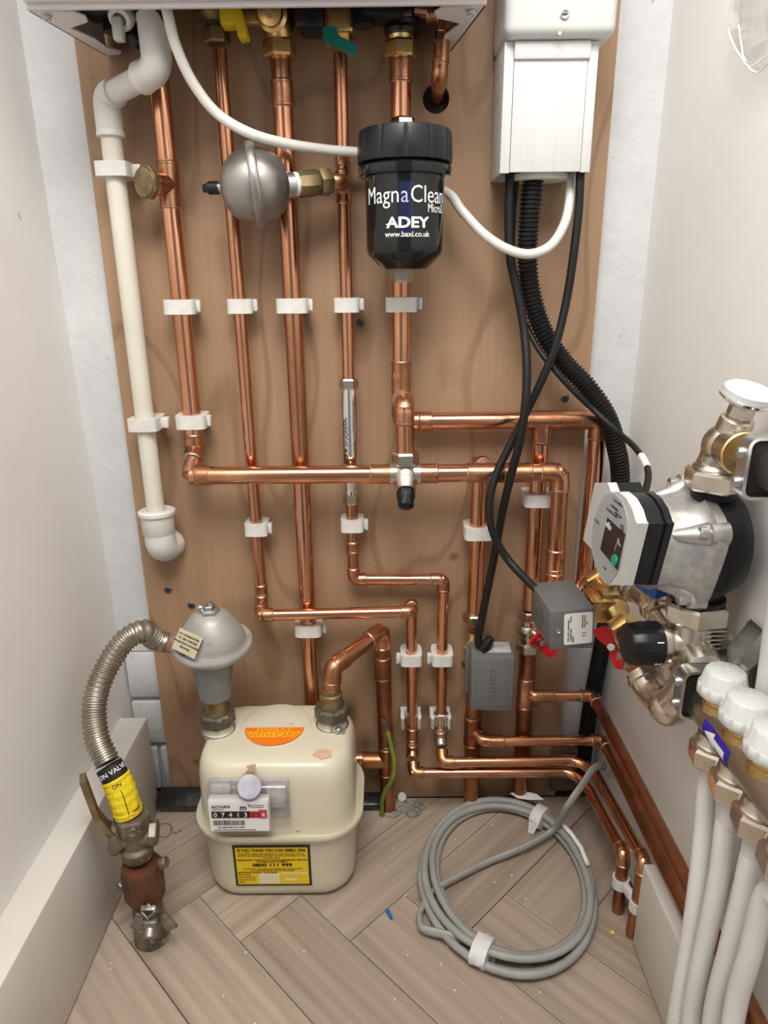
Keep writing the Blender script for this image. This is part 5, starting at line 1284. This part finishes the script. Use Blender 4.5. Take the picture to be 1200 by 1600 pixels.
    d2 = (a2 - a1).normalized(); b.hexn(a1 + d2 * .006, d2, .0145, .010, .3); b.lathe(a1 + d2 * .020, d2, [(.0125, 0), (.0135, .001), (.0135, .005), (.012, .006)], 22)
    up_ = PX(1024, 925, .258); b.cyl(a1 + V((.002, -.004, 0)), up_, .0070); b.build('body', NICKEL, w_)
    MB().box(up_ + V((0, 0, .003)), (.020, .020, .011), .003, Matrix.Rotation(R_(25), 3, 'Z')).build('handle', BLUE, w_); MB().box(up_ + V((-.006, .010, .001)), (.009, .018, .007), .002, Matrix.Rotation(R_(25), 3, 'Z')).build('handle_tail', BLUE, w_)
mixing()
# copper stub linking pipe corner to brass valve
ct = thing('copper_link', 'short copper elbow feeding the bright brass valve behind grey labelled box', 'pipe', ZB0)
s0 = V((.2245, -.0765, .378)); MB().tube(fillet([s0, s0.lerp(ZB0, .6), ZB0 - ZAX * .014], .02), .0112, 24).build('pipe', COPPER, ct)
coupling(ct, s0.lerp(ZB0, .45), (ZB0 - s0), r22, .008)
# ------------------------------------------------------------------ white floor-heating pipes
def wp(pts, label, r=.0082):
    return MB().tube(smooth(pts, 10), r, 20).build('heating_loop_pipe', WPVC, None, label=label, cat='pipe', group='white floor heating pipes')
X, Zb = .280, .357
wp([(X, -.376, Zb + .003), V((X, -.376, .33)), PX(1099, 1300, .277), PX(1088, 1400, .272), PX(1076, 1480, .268), PX(1062, 1560, .264), PX(1052, 1640, .262), PX(1050, 1720, .262)], 'farthest white plastic pipe under the manifold, nearest the copper pipes')
wp([(X, -.415, Zb + .003), V((X, -.415, .33)), PX(1133, 1290, .279), PX(1123, 1370, .276), PX(1107, 1450, .272), PX(1088, 1540, .268), PX(1080, 1600, .268), PX(1076, 1700, .268)], 'second white plastic pipe under the manifold, in front of the first')
wp([(X, -.454, Zb + .003), V((X, -.454, .335)), PX(1172, 1345, .279), PX(1158, 1410, .276), PX(1138, 1490, .272), PX(1120, 1560, .270), PX(1108, 1640, .270), PX(1100, 1720, .27)], 'third white plastic pipe under the manifold, crossing the copper at bottom right')
wp([(X, -.493, Zb + .003), V((X, -.493, .335)), PX(1196, 1400, .276), PX(1172, 1490, .273), PX(1152, 1560, .271), PX(1140, 1640, .270), PX(1134, 1720, .27)], 'nearest white plastic pipe cut by the right edge at the bottom')
wp([PX(1245, 780, .300), PX(1226, 890, .300), PX(1211, 980, .301), PX(1197, 1080, .303), PX(1172, 1210, .306), PX(1152, 1300, .305), PX(1130, 1370, .303), PX(1110, 1440, .298), PX(1098, 1520, .292)], 'white plastic pipe passing behind the lower manifold bar close to wall')
lbl = wp([PX(1196, 780, .305), PX(1194, 900, .305), PX(1188, 1000, .3055), PX(1184, 1080, .306)], 'upright white plastic pipe between the upper and lower manifold bars', .0088) if False else None

# ------------------------------------------------------------------ hanging plastic bag at upper right
def bag():
    t = thing('clear_plastic_bag', 'clear crinkled plastic pouch hanging at the upper right edge', 'bag', PX(1170, 112, .31))
    outl = [(1138, 45), (1141, 58), (1150, 78), (1163, 98), (1176, 112), (1184, 114), (1192, 108), (1206, 92), (1230, 70), (1240, 10), (1235, -60), (1180, -70), (1150, -40), (1141, 0)]
    base = [PX(a, b_, .312) for a, b_ in outl]; c = sum(base, V()) / len(base)
    b = MB(); fr = [[c.lerp(p, f) + V((-.012 * (1 - f ** 2) * (.6 + .4 * random.random()) + .003 * random.uniform(-1, 1) * (f < .95), 0, 0)) for p in base] for f in (1, .9, .75, .6, .4, .2, .03)]
    b.rings(fr, False, True)
    bk = [[p + V((.005, 0, 0)) for p in base]]; b.rings([fr[0], bk[0]], False, True)
    b.build('film', film('clear_film', .13, .14, (.985, .985, .985)), t)
    MB().tube([PX(a, b_, .3115) for a, b_ in outl[:8]], .0009, 8).build('welded_edge', WHITE, t)
    MB().tube([PX(a, b_, .306) for a, b_ in ((1154, 40), (1157, 62), (1161, 88), (1166, 97))], .0008, 8).build('fold', WHITE, t)
    MB().tube([PX(a, b_, .308) for a, b_ in ((1172, 104), (1186, 98), (1200, 86), (1215, 74))], .0007, 8).build('fold', WHITE, t)
bag()
# ------------------------------------------------------------------ floor bits
MB().box((-.292, -.019, .0165), (.110, .030, .022), .002, Matrix.Rotation(R_(28), 3, 'X')).build('membrane_upstand', MEMB, None, label='black damp proof membrane folded up left of the gas meter', cat='membrane')
MB().box((-.05, -.020, .010), (.075, .022, .019), .003, Matrix.Rotation(R_(20), 3, 'X')).build('membrane_upstand', MEMB, None, label='black membrane scrap behind the right side of gas meter', cat='membrane')
MB().box((.265, -.002, .055), (.038, .016, .074), .001, None).build('timber_block', TIMBER, None, label='dark timber block in the corner behind low copper pipes', cat='timber')
b = MB()
for i in range(26):
    x, y = random.uniform(-.01, .05), random.uniform(-.038, -.012); s = random.uniform(.003, .008); b.sphere((x, y, s * .35), s, (1.3, 1.2, .6), 8, 6)
b.build('mortar_fill', MORTAR, None, kind='stuff', label='grey crumbly mortar around the pipe right of the gas meter', cat='mortar')
MB().lathe(P(628, 1248, -.012) + V((0, 0, .004)), V((0, -1, .4)), [(.0068, 0), (.0070, .001), (.0064, .0024), (.001, .003)], 24).build('cover_cap', CLIP, None, label='round white plastic cover cap at the foot of the board', cat='cap')
pz = PZ(608, 1428, .003)
MB().box(pz, (.0035, .014, .005), .001, Matrix.Rotation(R_(25), 3, 'Z')).build('plastic_chip', BLUE, None, label='tiny dark blue plastic chip on the floor in front of the meter', cat='chip')
pz = PZ(893, 1328, .003); d = MB().box(pz, (.004, .012, .005), .001, Matrix.Rotation(R_(-20), 3, 'Z')); d.box(pz + V((-.004, .004, 0)), (.010, .004, .004), .001)
d.build('plastic_chip', DBLUE, None, label='dark blue tee shaped plastic chip on floor inside the coil', cat='chip')
MB().sphere(PZ(957, 1457, .002), .003, (1, 1, .8), 12, 8).build('yellow_bead', YELLOW, None, label='tiny yellow bead on floor right of the coil', cat='bead')
b = MB()
for i in range(120):
    u = random.random(); x, y = random.uniform(-.33, .28), random.uniform(-.36, -.03); s = random.choice((.0004, .0005, .0006, .0010))
    if (x + .14) ** 2 + (y + .12) ** 2 < .013: continue
    b.box((x, y, s * .5 + .0003), (s * 2, s * 1.5, s), 0, Matrix.Rotation(random.uniform(0, 3), 3, 'Z'))
b.build('plaster_crumbs', CRUMB, None, kind='stuff', label='scattered white plaster crumbs over the plank floor', cat='debris')
